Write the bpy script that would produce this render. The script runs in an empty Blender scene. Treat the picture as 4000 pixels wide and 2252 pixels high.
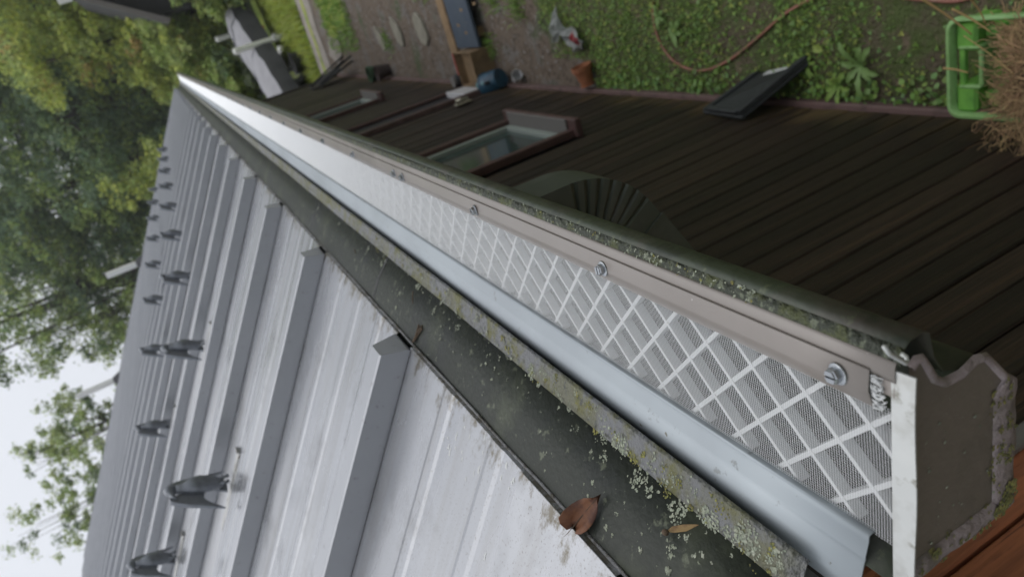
import bpy, math, random
import numpy as np
from mathutils import Vector, Matrix

random.seed(7)
rng = np.random.default_rng(7)
SC = bpy.context.scene
C = SC.collection
GZ = -2.47                  # ground height in the survey frame (origin = eye level)
LIFT = -GZ                  # everything is raised by this at the end so that the ground lies at z = 0

# ------------------------------------------------------------------ camera
cam_d = bpy.data.cameras.new('camera')
cam = bpy.data.objects.new('camera', cam_d)
C.objects.link(cam)
CM = np.array([[-0.27135788, -0.87012942, -0.41138753],
               [-0.43251022, -0.27159781, 0.8597497],
               [-0.85982546, 0.41122916, -0.30263966]])   # columns: image right, image down, view direction
m = Matrix.Identity(4)
for r in range(3):
    m[r][0] = CM[r, 0]; m[r][1] = -CM[r, 1]; m[r][2] = -CM[r, 2]
m[2][3] = LIFT
cam.matrix_world = m
cam_d.sensor_width = 36.0
cam_d.lens = 24.957
cam_d.clip_start = 0.02
cam_d.clip_end = 2000
cam_d.dof.use_dof = True
cam_d.dof.focus_distance = 0.56
cam_d.dof.aperture_fstop = 8.5
SC.camera = cam

# ------------------------------------------------------------------ overcast sky and soft sun
SUN_EL, SUN_AZ = math.radians(70), math.radians(25)
W = bpy.data.worlds.new('World'); SC.world = W; W.use_nodes = True
wn = W.node_tree.nodes; wl = W.node_tree.links
wn.clear()
sky = wn.new('ShaderNodeTexSky'); sky.sky_type = 'NISHITA'; sky.sun_disc = False
sky.sun_elevation = SUN_EL; sky.sun_rotation = SUN_AZ
sky.air_density = 1.0; sky.dust_density = 6.0; sky.ozone_density = 1.0
hs = wn.new('ShaderNodeHueSaturation'); hs.inputs['Saturation'].default_value = 0.10
wl.new(sky.outputs[0], hs.inputs['Color'])
mixs = wn.new('ShaderNodeMix'); mixs.data_type = 'RGBA'; mixs.inputs['Factor'].default_value = 0.72
wl.new(hs.outputs[0], mixs.inputs[6]); mixs.inputs[7].default_value = (8.9, 9.3, 10.1, 1)
bg = wn.new('ShaderNodeBackground'); bg.inputs['Strength'].default_value = 0.1
wl.new(mixs.outputs[2], bg.inputs['Color'])
wo = wn.new('ShaderNodeOutputWorld'); wl.new(bg.outputs[0], wo.inputs['Surface'])

sd = bpy.data.lights.new('sun', 'SUN'); sd.energy = 1.0; sd.angle = math.radians(70); sd.color = (1, .97, .93)
so = bpy.data.objects.new('sun', sd); C.objects.link(so)
sv = Vector((math.sin(SUN_AZ) * math.cos(SUN_EL), math.cos(SUN_AZ) * math.cos(SUN_EL), math.sin(SUN_EL)))
so.rotation_euler = sv.to_track_quat('Z', 'Y').to_euler()
so.location = sv * 60

SC.view_settings.view_transform = 'Standard'
SC.view_settings.look = 'None'
SC.view_settings.exposure = 0.14
SC.view_settings.gamma = 1.0
SC.view_settings.use_curve_mapping = False
SC.render.engine = 'CYCLES'
SC.cycles.use_denoising = True
SC.cycles.max_bounces = 8
SC.cycles.transparent_max_bounces = 16

# ------------------------------------------------------------------ materials
MAT = {}
def mat(name, col, rough=.6, metal=0., spec=.5, var=None, nscale=20., bump=0., bscale=200., coat=0., stretch=None, transl=0., island=0., detail=4.):
    """principled material; var = list of (colour, threshold_low, threshold_high, noise scale) laid over the base colour"""
    M = bpy.data.materials.new(name); M.use_nodes = True
    n = M.node_tree.nodes; l = M.node_tree.links
    p = n['Principled BSDF']
    p.inputs['Roughness'].default_value = rough
    p.inputs['Metallic'].default_value = metal
    p.inputs['Specular IOR Level'].default_value = spec
    if coat: p.inputs['Coat Weight'].default_value = coat; p.inputs['Coat Roughness'].default_value = .12
    tc = n.new('ShaderNodeTexCoord')
    src = tc.outputs['Object']
    if stretch:
        mp = n.new('ShaderNodeMapping'); mp.inputs['Scale'].default_value = stretch
        l.new(src, mp.inputs[0]); src = mp.outputs[0]
    rgb = n.new('ShaderNodeRGB'); rgb.outputs[0].default_value = (*col, 1)
    cur = rgb.outputs[0]
    for c, lo, hi, s in (var or []):
        nz = n.new('ShaderNodeTexNoise'); nz.inputs['Scale'].default_value = s; nz.inputs['Detail'].default_value = detail
        nz.inputs['Roughness'].default_value = .62
        l.new(src, nz.inputs['Vector'])
        mr = n.new('ShaderNodeMapRange'); mr.inputs[1].default_value = lo; mr.inputs[2].default_value = hi
        l.new(nz.outputs[0], mr.inputs[0])
        mx = n.new('ShaderNodeMix'); mx.data_type = 'RGBA'
        l.new(mr.outputs[0], mx.inputs[0]); l.new(cur, mx.inputs[6]); mx.inputs[7].default_value = (*c, 1)
        cur = mx.outputs[2]
    if island:
        g = n.new('ShaderNodeNewGeometry')
        hv = n.new('ShaderNodeHueSaturation')
        mr = n.new('ShaderNodeMapRange'); mr.inputs[3].default_value = 1 - island; mr.inputs[4].default_value = 1 + island
        l.new(g.outputs['Random Per Island'], mr.inputs[0]); l.new(mr.outputs[0], hv.inputs['Value'])
        ml = n.new('ShaderNodeMath'); ml.operation = 'MULTIPLY'; ml.inputs[1].default_value = 7.31
        fr = n.new('ShaderNodeMath'); fr.operation = 'FRACT'
        mr2 = n.new('ShaderNodeMapRange'); mr2.inputs[3].default_value = .475; mr2.inputs[4].default_value = .515
        l.new(g.outputs['Random Per Island'], ml.inputs[0]); l.new(ml.outputs[0], fr.inputs[0]); l.new(fr.outputs[0], mr2.inputs[0])
        l.new(mr2.outputs[0], hv.inputs['Hue'])
        l.new(cur, hv.inputs['Color']); cur = hv.outputs[0]
    l.new(cur, p.inputs['Base Color'])
    if bump:
        nb = n.new('ShaderNodeTexNoise'); nb.inputs['Scale'].default_value = bscale; nb.inputs['Detail'].default_value = 5
        l.new(src, nb.inputs['Vector'])
        bp = n.new('ShaderNodeBump'); bp.inputs['Strength'].default_value = bump; bp.inputs['Distance'].default_value = .02
        l.new(nb.outputs[0], bp.inputs['Height']); l.new(bp.outputs[0], p.inputs['Normal'])
    if transl:
        tr = n.new('ShaderNodeBsdfTranslucent'); l.new(cur, tr.inputs['Color'])
        ms = n.new('ShaderNodeMixShader'); ms.inputs[0].default_value = transl
        l.new(p.outputs[0], ms.inputs[1]); l.new(tr.outputs[0], ms.inputs[2])
        l.new(ms.outputs[0], n['Material Output'].inputs['Surface'])
    MAT[name] = M
    return M

def rough_clouds(nm, lo, hi, scale, stretch=(1, 1, 1)):
    M = MAT[nm]; n = M.node_tree.nodes; l = M.node_tree.links; p = n['Principled BSDF']
    tc = n.new('ShaderNodeTexCoord'); mp = n.new('ShaderNodeMapping'); mp.inputs['Scale'].default_value = stretch
    nz = n.new('ShaderNodeTexNoise'); nz.inputs['Scale'].default_value = scale; nz.inputs['Detail'].default_value = 5
    mr = n.new('ShaderNodeMapRange'); mr.inputs[1].default_value = .35; mr.inputs[2].default_value = .65; mr.inputs[3].default_value = lo; mr.inputs[4].default_value = hi
    l.new(tc.outputs['Object'], mp.inputs[0]); l.new(mp.outputs[0], nz.inputs['Vector']); l.new(nz.outputs[0], mr.inputs[0]); l.new(mr.outputs[0], p.inputs['Roughness'])
# painted steel roofing: pale grey, finely speckled, brown grime that gathers along the lower metre edge
def roof_material():
    M = mat('roof_paint', (.34, .35, .375), rough=.36, spec=.5, metal=.45,
            var=[((.41, .42, .445), .42, .62, 1.7), ((.27, .275, .29), .54, .68, 7.), ((.20, .195, .19), .585, .68, 330.)], bump=.03, bscale=6)
    n = M.node_tree.nodes; l = M.node_tree.links
    p = n['Principled BSDF']; prev = p.inputs['Base Color'].links[0].from_socket
    tc = n.new('ShaderNodeTexCoord'); sx = n.new('ShaderNodeSeparateXYZ'); l.new(tc.outputs['Object'], sx.inputs[0])
    edge = n.new('ShaderNodeMapRange'); edge.inputs[1].default_value = -.085; edge.inputs[2].default_value = .0   # local x = downslope distance
    l.new(sx.outputs[0], edge.inputs[0])
    mp = n.new('ShaderNodeMapping'); mp.inputs['Scale'].default_value = (20, 26, 20)
    gi = n.new('ShaderNodeObjectInfo')
    va = n.new('ShaderNodeVectorMath'); va.operation = 'ADD'; l.new(tc.outputs['Object'], va.inputs[0]); l.new(gi.outputs['Random'], va.inputs[1])
    l.new(va.outputs[0], mp.inputs[0])
    nz = n.new('ShaderNodeTexNoise'); nz.inputs['Scale'].default_value = 1.6; nz.inputs['Detail'].default_value = 6; nz.inputs['Roughness'].default_value = .75
    l.new(mp.outputs[0], nz.inputs['Vector'])
    ad = n.new('ShaderNodeMath'); ad.operation = 'MULTIPLY_ADD'; ad.inputs[1].default_value = .36
    l.new(edge.outputs[0], ad.inputs[0]); l.new(nz.outputs[0], ad.inputs[2])
    th = n.new('ShaderNodeMapRange'); th.inputs[1].default_value = .80; th.inputs[2].default_value = .93
    l.new(ad.outputs[0], th.inputs[0])
    mx = n.new('ShaderNodeMix'); mx.data_type = 'RGBA'; l.new(th.outputs[0], mx.inputs[0]); l.new(prev, mx.inputs[6]); mx.inputs[7].default_value = (.13, .115, .085, 1)
    l.new(mx.outputs[2], p.inputs['Base Color'])
    # long faint run-off streaks down the slope
    cur = p.inputs['Base Color'].links[0].from_socket
    m3 = n.new('ShaderNodeMapping'); m3.inputs['Scale'].default_value = (1.1, 34, 1); l.new(va.outputs[0], m3.inputs[0])
    n3 = n.new('ShaderNodeTexNoise'); n3.inputs['Scale'].default_value = 1.; n3.inputs['Detail'].default_value = 5; l.new(m3.outputs[0], n3.inputs['Vector'])
    r3 = n.new('ShaderNodeMapRange'); r3.inputs[1].default_value = .47; r3.inputs[2].default_value = .70; r3.inputs[4].default_value = .55; l.new(n3.outputs[0], r3.inputs[0])
    x3 = n.new('ShaderNodeMix'); x3.data_type = 'RGBA'; l.new(r3.outputs[0], x3.inputs[0]); l.new(cur, x3.inputs[6]); x3.inputs[7].default_value = (.245, .24, .235, 1)
    l.new(x3.outputs[2], p.inputs['Base Color'])
    return M
roof_material()
rough_clouds('roof_paint', .14, .48, 2.4, (.5, 2.6, 1))
mat('rib_paint', (.34, .35, .375), rough=.36, metal=.45, var=[((.37, .38, .405), .45, .65, 3.), ((.26, .26, .275), .64, .70, 60.)])
mat('rake_trim', (.30, .31, .34), rough=.4)
mat('flashing_paint', (.026, .030, .024), rough=.45, spec=.22,
    var=[((.062, .070, .047), .52, .70, 9.), ((.026, .029, .028), .5, .62, 5.), ((.11, .12, .085), .62, .70, 60.), ((.20, .22, .16), .67, .71, 160.)], bump=.12, bscale=140)
mat('flashing_lip_skylit', (.150, .153, .158), rough=.5,
    var=[((.125, .125, .085), .46, .60, 16.), ((.12, .118, .045), .50, .62, 28.), ((.075, .078, .065), .60, .66, 90.)], bump=.5, bscale=160)  # pale base paints in the sky reflected by the lip; moss patches over it
mat('lichen', (.205, .225, .17), rough=.95, island=.35, var=[((.26, .275, .22), .5, .6, 300.)])
mat('moss_lichen', (.19, .18, .055), rough=.95, island=.35, var=[((.10, .11, .04), .45, .6, 300.)])
mat('rail_metal', (.345, .38, .405), rough=.5, metal=.35, var=[((.315, .345, .37), .45, .65, 6.), ((.24, .255, .26), .655, .70, 45.), ((.17, .165, .14), .70, .73, 110.)])
rough_clouds('rail_metal', .38, .62, 9., (1, .4, 1))
mat('mesh_wire', (.90, .91, .92), rough=.5, metal=.1)
mat('lattice_plastic', (.64, .65, .65), rough=.5, transl=.3)
mat('end_tape', (.50, .51, .50), rough=.5, metal=.25, var=[((.36, .36, .335), .48, .66, 22.), ((.24, .235, .20), .60, .70, 60.)], bump=.1, bscale=30)
mat('strip_paint', (.20, .178, .160), rough=.34, coat=.15, var=[((.225, .20, .182), .4, .65, 8.), ((.15, .133, .118), .56, .70, 3.), ((.55, .53, .5), .735, .75, 170.)])
mat('screw_metal', (.40, .42, .44), rough=.28, metal=.95)
mat('washer_rubber', (.03, .03, .032), rough=.6)
mat('gutter_paint', (.030, .040, .022), rough=.5, var=[((.050, .043, .034), .50, .66, 9.), ((.018, .024, .014), .52, .62, 24.), ((.075, .088, .045), .62, .70, 70.)], bump=.08, bscale=90)
mat('gutter_lip_paint', (.040, .046, .032), rough=.6, var=[((.13, .145, .10), .55, .62, 150.), ((.07, .08, .03), .5, .62, 55.)], bump=.6, bscale=220)
mat('gutter_inside', (.03, .03, .028), rough=.6)
mat('cap_paint', (.135, .113, .090), rough=.36, var=[((.105, .090, .072), .45, .65, 22.), ((.35, .38, .31), .72, .74, 150.)], bump=.08, bscale=60)
mat('cap_rim_paint', (.26, .215, .215), rough=.42, var=[((.10, .09, .07), .5, .66, 30.), ((.28, .26, .09), .63, .68, 60.)], bump=.45, bscale=50)
mat('downspout_paint', (.085, .100, .080), rough=.40, var=[((.12, .13, .112), .52, .7, 14.)])
mat('wood_old', (.024, .0145, .0098), rough=.55, stretch=(60, 60, .9), var=[((.055, .033, .022), .47, .62, 2.2), ((.009, .0066, .0052), .50, .60, 4.0), ((.062, .034, .018), .60, .72, .5)], bump=.5, bscale=4)
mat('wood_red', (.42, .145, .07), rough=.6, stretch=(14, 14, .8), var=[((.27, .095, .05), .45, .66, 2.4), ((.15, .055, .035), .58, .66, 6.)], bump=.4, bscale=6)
def per_board(nm, lo, hi):
    M = MAT[nm]; n = M.node_tree.nodes; l = M.node_tree.links; p = n['Principled BSDF']; prev = p.inputs['Base Color'].links[0].from_socket
    oi = n.new('ShaderNodeObjectInfo'); mr = n.new('ShaderNodeMapRange'); mr.inputs[3].default_value = lo; mr.inputs[4].default_value = hi
    hv = n.new('ShaderNodeHueSaturation'); l.new(oi.outputs['Random'], mr.inputs[0]); l.new(mr.outputs[0], hv.inputs['Value']); l.new(prev, hv.inputs['Color']); l.new(hv.outputs[0], p.inputs['Base Color'])
def splash_band(nm):
    # earth splashed up the foot of the wall by rain
    M = MAT[nm]; n = M.node_tree.nodes; l = M.node_tree.links; p = n['Principled BSDF']; prev = p.inputs['Base Color'].links[0].from_socket
    g = n.new('ShaderNodeNewGeometry'); sx = n.new('ShaderNodeSeparateXYZ'); l.new(g.outputs['Position'], sx.inputs[0])
    nz = n.new('ShaderNodeTexNoise'); nz.inputs['Scale'].default_value = 5.; nz.inputs['Detail'].default_value = 6; mp = n.new('ShaderNodeMapping'); mp.inputs['Scale'].default_value = (1, 3, .6)
    l.new(g.outputs['Position'], mp.inputs[0]); l.new(mp.outputs[0], nz.inputs['Vector'])
    mr = n.new('ShaderNodeMapRange'); mr.inputs[1].default_value = .55; mr.inputs[2].default_value = .05; l.new(sx.outputs[2], mr.inputs[0])
    mu = n.new('ShaderNodeMath'); mu.operation = 'MULTIPLY'; l.new(mr.outputs[0], mu.inputs[0]); l.new(nz.outputs[0], mu.inputs[1])
    m2 = n.new('ShaderNodeMapRange'); m2.inputs[1].default_value = .28; m2.inputs[2].default_value = .50; l.new(mu.outputs[0], m2.inputs[0])
    mx = n.new('ShaderNodeMix'); mx.data_type = 'RGBA'; l.new(m2.outputs[0], mx.inputs[0]); l.new(prev, mx.inputs[6]); mx.inputs[7].default_value = (.095, .062, .028, 1)
    l.new(mx.outputs[2], p.inputs['Base Color'])
splash_band('wood_old')
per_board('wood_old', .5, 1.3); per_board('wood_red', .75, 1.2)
mat('wood_trim', (.135, .082, .074), rough=.7, var=[((.09, .056, .05), .45, .65, 12.)])
mat('window_trim', (.098, .052, .046), rough=.6, var=[((.07, .04, .035), .45, .65, 12.)])
mat('sash_white', (.30, .34, .31), rough=.5)
mat('sill_grey', (.17, .16, .15), rough=.6)
mat('glass_dark', (.05, .075, .07), rough=.08, spec=.6)
mat('door_dark', (.016, .014, .020), rough=.6)
mat('soffit', (.05, .042, .035), rough=.8)
mat('brass', (.40, .38, .30), rough=.35, metal=.6)
mat('pewter', (.19, .205, .23), rough=.40, metal=.35, var=[((.14, .15, .17), .45, .65, 40.)])
mat('strap_steel', (.42, .42, .41), rough=.45, metal=.6, var=[((.14, .11, .06), .58, .68, 35.)])
mat('vent_white', (.72, .72, .70), rough=.4)
mat('boot_rubber', (.06, .06, .065), rough=.7)
mat('leaf_brown', (.19, .075, .032), rough=.65, transl=.2, var=[((.10, .04, .025), .42, .6, 60.), ((.30, .20, .10), .62, .75, 45.)])
mat('seed_tan', (.30, .20, .085), rough=.7, transl=.2, var=[((.17, .10, .05), .45, .65, 120.)])
mat('twig', (.09, .062, .04), rough=.9)

mat('soil', (.155, .12, .09), rough=.95,
    var=[((.17, .155, .14), .50, .60, 3.2), ((.085, .062, .044), .50, .62, 22.), ((.25, .23, .205), .64, .70, 75.), ((.06, .085, .025), .58, .70, 1.6)], bump=.9, bscale=45)
mat('lawn_soil', (.115, .092, .060), rough=.95, var=[((.085, .115, .034), .42, .58, 5.), ((.19, .14, .10), .58, .70, 9.)], bump=.9, bscale=60)
mat('lane_gravel', (.30, .27, .24), rough=.95, var=[((.22, .20, .17), .45, .6, 12.), ((.38, .36, .33), .6, .7, 40.)], bump=.8, bscale=40)
mat('meadow', (.20, .27, .045), rough=.95, var=[((.30, .33, .06), .45, .6, 1.3), ((.07, .12, .022), .52, .65, 4.)], bump=.9, bscale=20)
mat('forest_floor', (.035, .050, .018), rough=.95, var=[((.06, .075, .025), .45, .65, 1.)], bump=.9, bscale=8)
mat('clover', (.20, .35, .075), rough=.6, transl=.25, island=.45)
mat('grass_blade', (.19, .33, .06), rough=.6, transl=.3, island=.45)
mat('clover_yellow', (.32, .40, .09), rough=.6, transl=.25, island=.3)
mat('verge_blade', (.30, .37, .06), rough=.6, transl=.35, island=.35)
mat('weed_leaf', (.18, .32, .10), rough=.55, transl=.25, island=.3)
mat('pebble', (.22, .20, .18), rough=.9, island=.5)
mat('stone_flat', (.25, .235, .19), rough=.9, var=[((.19, .18, .14), .45, .65, 9.)], bump=.3, bscale=30)
mat('hose_rubber', (.30, .125, .09), rough=.5, var=[((.22, .13, .09), .5, .65, 8.)])
mat('blue_paint', (.042, .062, .092), rough=.55, var=[((.055, .075, .10), .45, .65, 6.), ((.38, .30, .20), .695, .71, 9.)])
mat('plank_bare', (.27, .18, .095), rough=.8, var=[((.18, .115, .06), .45, .65, 5.)])
mat('box_wood', (.22, .145, .075), rough=.8, var=[((.12, .08, .042), .45, .68, 6.)])
mat('red_paint', (.42, .11, .085), rough=.6)
mat('blue_plastic', (.020, .075, .125), rough=.45, var=[((.014, .045, .08), .45, .65, 14.)])
mat('teal_plastic', (.09, .25, .27), rough=.4)
mat('white_plastic', (.55, .55, .56), rough=.5)
mat('dark_plastic', (.035, .036, .040), rough=.5)
mat('black_rubber', (.022, .025, .026), rough=.55, var=[((.030, .033, .034), .45, .65, 20.)])
mat('label_white', (.52, .53, .52), rough=.6)
mat('terracotta', (.33, .125, .055), rough=.8, var=[((.24, .09, .045), .45, .65, 30.)])
mat('pot_green', (.030, .075, .035), rough=.5)
mat('pot_brown', (.055, .038, .036), rough=.6)
mat('bag_plastic', (.40, .42, .41), rough=.35, transl=.45)
mat('bag_red', (.26, .04, .045), rough=.4)
mat('crate_green', (.17, .42, .07), rough=.45, var=[((.10, .27, .05), .45, .65, 12.)])
mat('crate_rim', (.27, .47, .18), rough=.5, var=[((.21, .38, .13), .45, .65, 25.)])
mat('straw', (.36, .25, .125), rough=.85, island=.55, transl=.15)
mat('straw_core', (.115, .078, .045), rough=.95, var=[((.05, .035, .022), .45, .6, 40.), ((.19, .13, .07), .58, .68, 60.)], bump=1., bscale=60)
mat('straw_gold', (.42, .29, .12), rough=.7)
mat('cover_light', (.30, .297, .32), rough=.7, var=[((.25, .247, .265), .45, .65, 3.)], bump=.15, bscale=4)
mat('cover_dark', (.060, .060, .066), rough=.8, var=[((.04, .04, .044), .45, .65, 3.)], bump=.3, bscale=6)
mat('cover_seam', (.20, .20, .215), rough=.8)
mat('pvc', (.70, .70, .66), rough=.4)
mat('tyre', (.02, .02, .021), rough=.8)
mat('chrome', (.6, .6, .62), rough=.25, metal=.9)
mat('tail_red', (.35, .03, .03), rough=.3)
mat('shed_wall', (.014, .013, .014), rough=.8)
mat('shed_fascia', (.16, .145, .14), rough=.7)
mat('shed_roof', (.035, .034, .036), rough=.7)
mat('bark', (.075, .060, .048), rough=.95, var=[((.045, .036, .03), .45, .65, 9.)], bump=.8, bscale=20)
for nm, c, v in (('leaf_yellowgreen', (.46, .53, .12), .42), ('leaf_mid', (.30, .40, .11), .45), ('leaf_dark', (.17, .25, .11), .45),
                 ('leaf_blue', (.17, .25, .15), .45), ('leaf_pale', (.40, .49, .17), .4), ('leaf_rust', (.48, .36, .12), .35)):
    mat(nm, c, rough=.6, spec=.25, transl=.42, island=v)

# ------------------------------------------------------------------ mesh helpers
class MB:
    def __init__(s): s.v = []; s.f = []; s.mi = []
    def add(s, vs, fs, mi=0):
        o = len(s.v); s.v += [tuple(map(float, p)) for p in vs]
        s.f += [tuple(i + o for i in f) for f in fs]; s.mi += [mi] * len(fs)
        return s
    def box(s, a, b, mi=0):
        x0, y0, z0 = a; x1, y1, z1 = b
        return s.add([(x0,y0,z0),(x1,y0,z0),(x1,y1,z0),(x0,y1,z0),(x0,y0,z1),(x1,y0,z1),(x1,y1,z1),(x0,y1,z1)],
                     [(0,3,2,1),(4,5,6,7),(0,1,5,4),(1,2,6,5),(2,3,7,6),(3,0,4,7)], mi)
    def bevbox(s, a, b, r, mi=0):
        """box with chamfered edges"""
        x0, y0, z0 = a; x1, y1, z1 = b
        vs = []; ids = {}
        for ix, x in enumerate((x0, x1)):
            for iy, y in enumerate((y0, y1)):
                for iz, z in enumerate((z0, z1)):
                    sx, sy, sz = (1 - 2 * ix) * r, (1 - 2 * iy) * r, (1 - 2 * iz) * r
                    ids[ix, iy, iz] = len(vs)
                    vs += [(x, y + sy, z + sz), (x + sx, y, z + sz), (x + sx, y + sy, z)]
        fs = []
        for k in range(3):
            for e in (0, 1):
                q = []
                for (a1, b1) in ((0,0),(1,0),(1,1),(0,1)):
                    t = [0,0,0]; t[k] = e; o = [i for i in range(3) if i != k]; t[o[0]] = a1; t[o[1]] = b1
                    q.append(ids[tuple(t)] + k)
                flip = (e == 0) != (k == 1)
                fs.append(tuple(q[::-1]) if flip else tuple(q))
        for k in range(3):
            o = [i for i in range(3) if i != k]
            for a1 in (0,1):
                for b1 in (0,1):
                    t0 = [0,0,0]; t1 = [0,0,0]; t1[k] = 1
                    for t in (t0, t1): t[o[0]] = a1; t[o[1]] = b1
                    i0, i1 = ids[tuple(t0)], ids[tuple(t1)]
                    fs.append((i0 + o[0], i0 + o[1], i1 + o[1], i1 + o[0]))
        for key, i in ids.items(): fs.append((i, i + 1, i + 2))
        return s.add(vs, fs, mi)
    def prism(s, prof, a, b, axis='y', closed=True, caps=True, mi=0):
        """profile of 2D points extruded along an axis: y -> points are (x, z); x -> (y, z); z -> (x, y)"""
        n = len(prof); vs = []
        for t in (a, b):
            for p, q in prof:
                vs.append({'y': (p, t, q), 'x': (t, p, q), 'z': (p, q, t)}[axis])
        fs = [(i, (i + 1) % n, n + (i + 1) % n, n + i) for i in range(n if closed else n - 1)]
        if closed and caps: fs += [tuple(range(n))[::-1], tuple(range(n, 2 * n))]
        return s.add(vs, fs, mi)
    def tube(s, pts, r, seg=8, caps=True, mi=0):
        pts = [Vector(p) for p in pts]; k = len(pts)
        rs = r if isinstance(r, (list, tuple)) else [r] * k
        vs = []; up = None
        for i, p in enumerate(pts):
            t = (pts[min(i + 1, k - 1)] - pts[max(i - 1, 0)]).normalized()
            if up is None:
                up = Vector((0, 0, 1)) if abs(t.z) < .9 else Vector((1, 0, 0))
            a = t.cross(up)
            if a.length < 1e-6: a = t.orthogonal()
            a.normalize(); b = a.cross(t).normalized(); up = b
            for j in range(seg):
                th = 2 * math.pi * j / seg
                vs.append(p + (a * math.cos(th) + b * math.sin(th)) * rs[i])
        fs = []
        for i in range(k - 1):
            for j in range(seg):
                fs.append((i*seg + j, i*seg + (j+1) % seg, (i+1)*seg + (j+1) % seg, (i+1)*seg + j))
        if caps: fs += [tuple(range(seg))[::-1], tuple(range((k-1)*seg, k*seg))]
        return s.add(vs, fs, mi)
    def lathe(s, prof, seg=20, c=(0, 0, 0), mi=0):
        vs = [(c[0] + r * math.cos(2*math.pi*j/seg), c[1] + r * math.sin(2*math.pi*j/seg), c[2] + z) for r, z in prof for j in range(seg)]
        fs = [(i*seg + j, i*seg + (j+1) % seg, (i+1)*seg + (j+1) % seg, (i+1)*seg + j) for i in range(len(prof) - 1) for j in range(seg)]
        return s.add(vs, fs, mi)
    def loft(s, rings, cap=True, mi=0):
        n = len(rings[0]); vs = [p for r in rings for p in r]
        fs = [(i*n + j, i*n + (j+1) % n, (i+1)*n + (j+1) % n, (i+1)*n + j) for i in range(len(rings) - 1) for j in range(n)]
        if cap: fs += [tuple(range(n))[::-1], tuple(range((len(rings)-1)*n, len(rings)*n))]
        return s.add(vs, fs, mi)
    def mesh(s, name, mats, smooth=False):
        me = bpy.data.meshes.new(name); me.from_pydata(s.v, [], s.f); 
        for mm in (mats if isinstance(mats, (list, tuple)) else [mats]): me.materials.append(MAT[mm] if isinstance(mm, str) else mm)
        if len(me.materials) > 1: me.polygons.foreach_set('material_index', s.mi)
        if smooth:
            me.polygons.foreach_set('use_smooth', [True] * len(me.polygons))
            if smooth is not True: me.set_sharp_from_angle(angle=math.radians(smooth))
        me.update(); return me
    def build(s, name, mats, parent=None, smooth=False, loc=None):
        return link(name, s.mesh(name, mats, smooth), parent, loc)

def link(name, me, parent=None, loc=None):
    o = bpy.data.objects.new(name, me); C.objects.link(o)
    if parent is not None:
        o.parent = parent
        root = parent; off = Vector(parent.location) if parent.get('_abs') else Vector((0, 0, 0))
        o.matrix_parent_inverse = Matrix.Translation(-off)
        if parent.get('_abs') : pass
    if loc is not None: o.location = loc
    return o
def tag(o, label, cat, group=None, kind=None):
    if label: o['label'] = label
    if cat: o['category'] = cat
    if group: o['group'] = group
    if kind: o['kind'] = kind
    return o
def thing(name, label, cat, loc=(0, 0, 0), group=None, absolute=True):
    """an Empty at the thing's base; children are modelled in survey coordinates when absolute, else in local ones"""
    o = bpy.data.objects.new(name, None); C.objects.link(o); o.location = loc; o.empty_display_size = .05
    if absolute: o['_abs'] = 1
    return tag(o, label, cat, group)
def structure(o): o['kind'] = 'structure'; return o
def copy_tree(o, parent=None):
    c = o.copy(); C.objects.link(c)
    if parent is not None: c.parent = parent
    for ch in list(o.children): copy_tree(ch, c)
    return c
def np_mesh(name, V, F, mats, mi=None, smooth=False):
    """V (n,3), F (m,k) arrays of equal-sized faces"""
    me = bpy.data.meshes.new(name)
    F = np.asarray(F, dtype=np.int32); V = np.asarray(V, dtype=np.float32); k = F.shape[1]
    me.vertices.add(len(V)); me.vertices.foreach_set('co', V.ravel())
    me.loops.add(F.size); me.loops.foreach_set('vertex_index', F.ravel())
    me.polygons.add(len(F)); me.polygons.foreach_set('loop_start', np.arange(0, F.size, k, dtype=np.int32))
    for mm in (mats if isinstance(mats, (list, tuple)) else [mats]): me.materials.append(MAT[mm])
    if mi is not None: me.polygons.foreach_set('material_index', np.asarray(mi, dtype=np.int32))
    if smooth: me.polygons.foreach_set('use_smooth', np.ones(len(F), dtype=bool))
    me.update(calc_edges=True); me.validate(); return me

# the survey: photo pixel -> point on a plane (used only to read real positions off the photograph)
F_PX = 2773.0
def ray(x, y): return CM @ np.array([x - 2000.0, y - 1126.0, F_PX])
def on_ground(x, y, z=GZ): r = ray(x, y); return r * (z / r[2])
def on_wall(x, y, X=-.95): r = ray(x, y); return r * (X / r[0])
def at_y(x, y, Y): r = ray(x, y); return r * (Y / r[1])

def solid(o, t=.0008, off=0.):
    md = o.modifiers.new('thickness', 'SOLIDIFY'); md.thickness = t; md.offset = off; return o
def sheet_y(prof, a, b, step=None):
    """thin sheet: polyline (x, z) run along y, cut into lengths so that it can carry small waves"""
    mb = MB(); n = len(prof)
    ys = [a, b] if not step else list(np.linspace(a, b, max(2, int((b - a) / step) + 1)))
    for y in ys:
        for p, q in prof: mb.v.append((p, float(y), q))
    for i in range(len(ys) - 1):
        for j in range(n - 1):
            mb.f.append((i*n + j, i*n + j + 1, (i+1)*n + j + 1, (i+1)*n + j)); mb.mi.append(0)
    return mb
def wave(mb, amp, freq, seed=0):
    out = []
    for x, y, z in mb.v:
        w = math.sin(y * freq + seed) * amp + math.sin(y * freq * 2.7 + seed * 2) * amp * .5
        out.append((x + w * .4, y, z + w))
    mb.v = out; return mb

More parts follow.
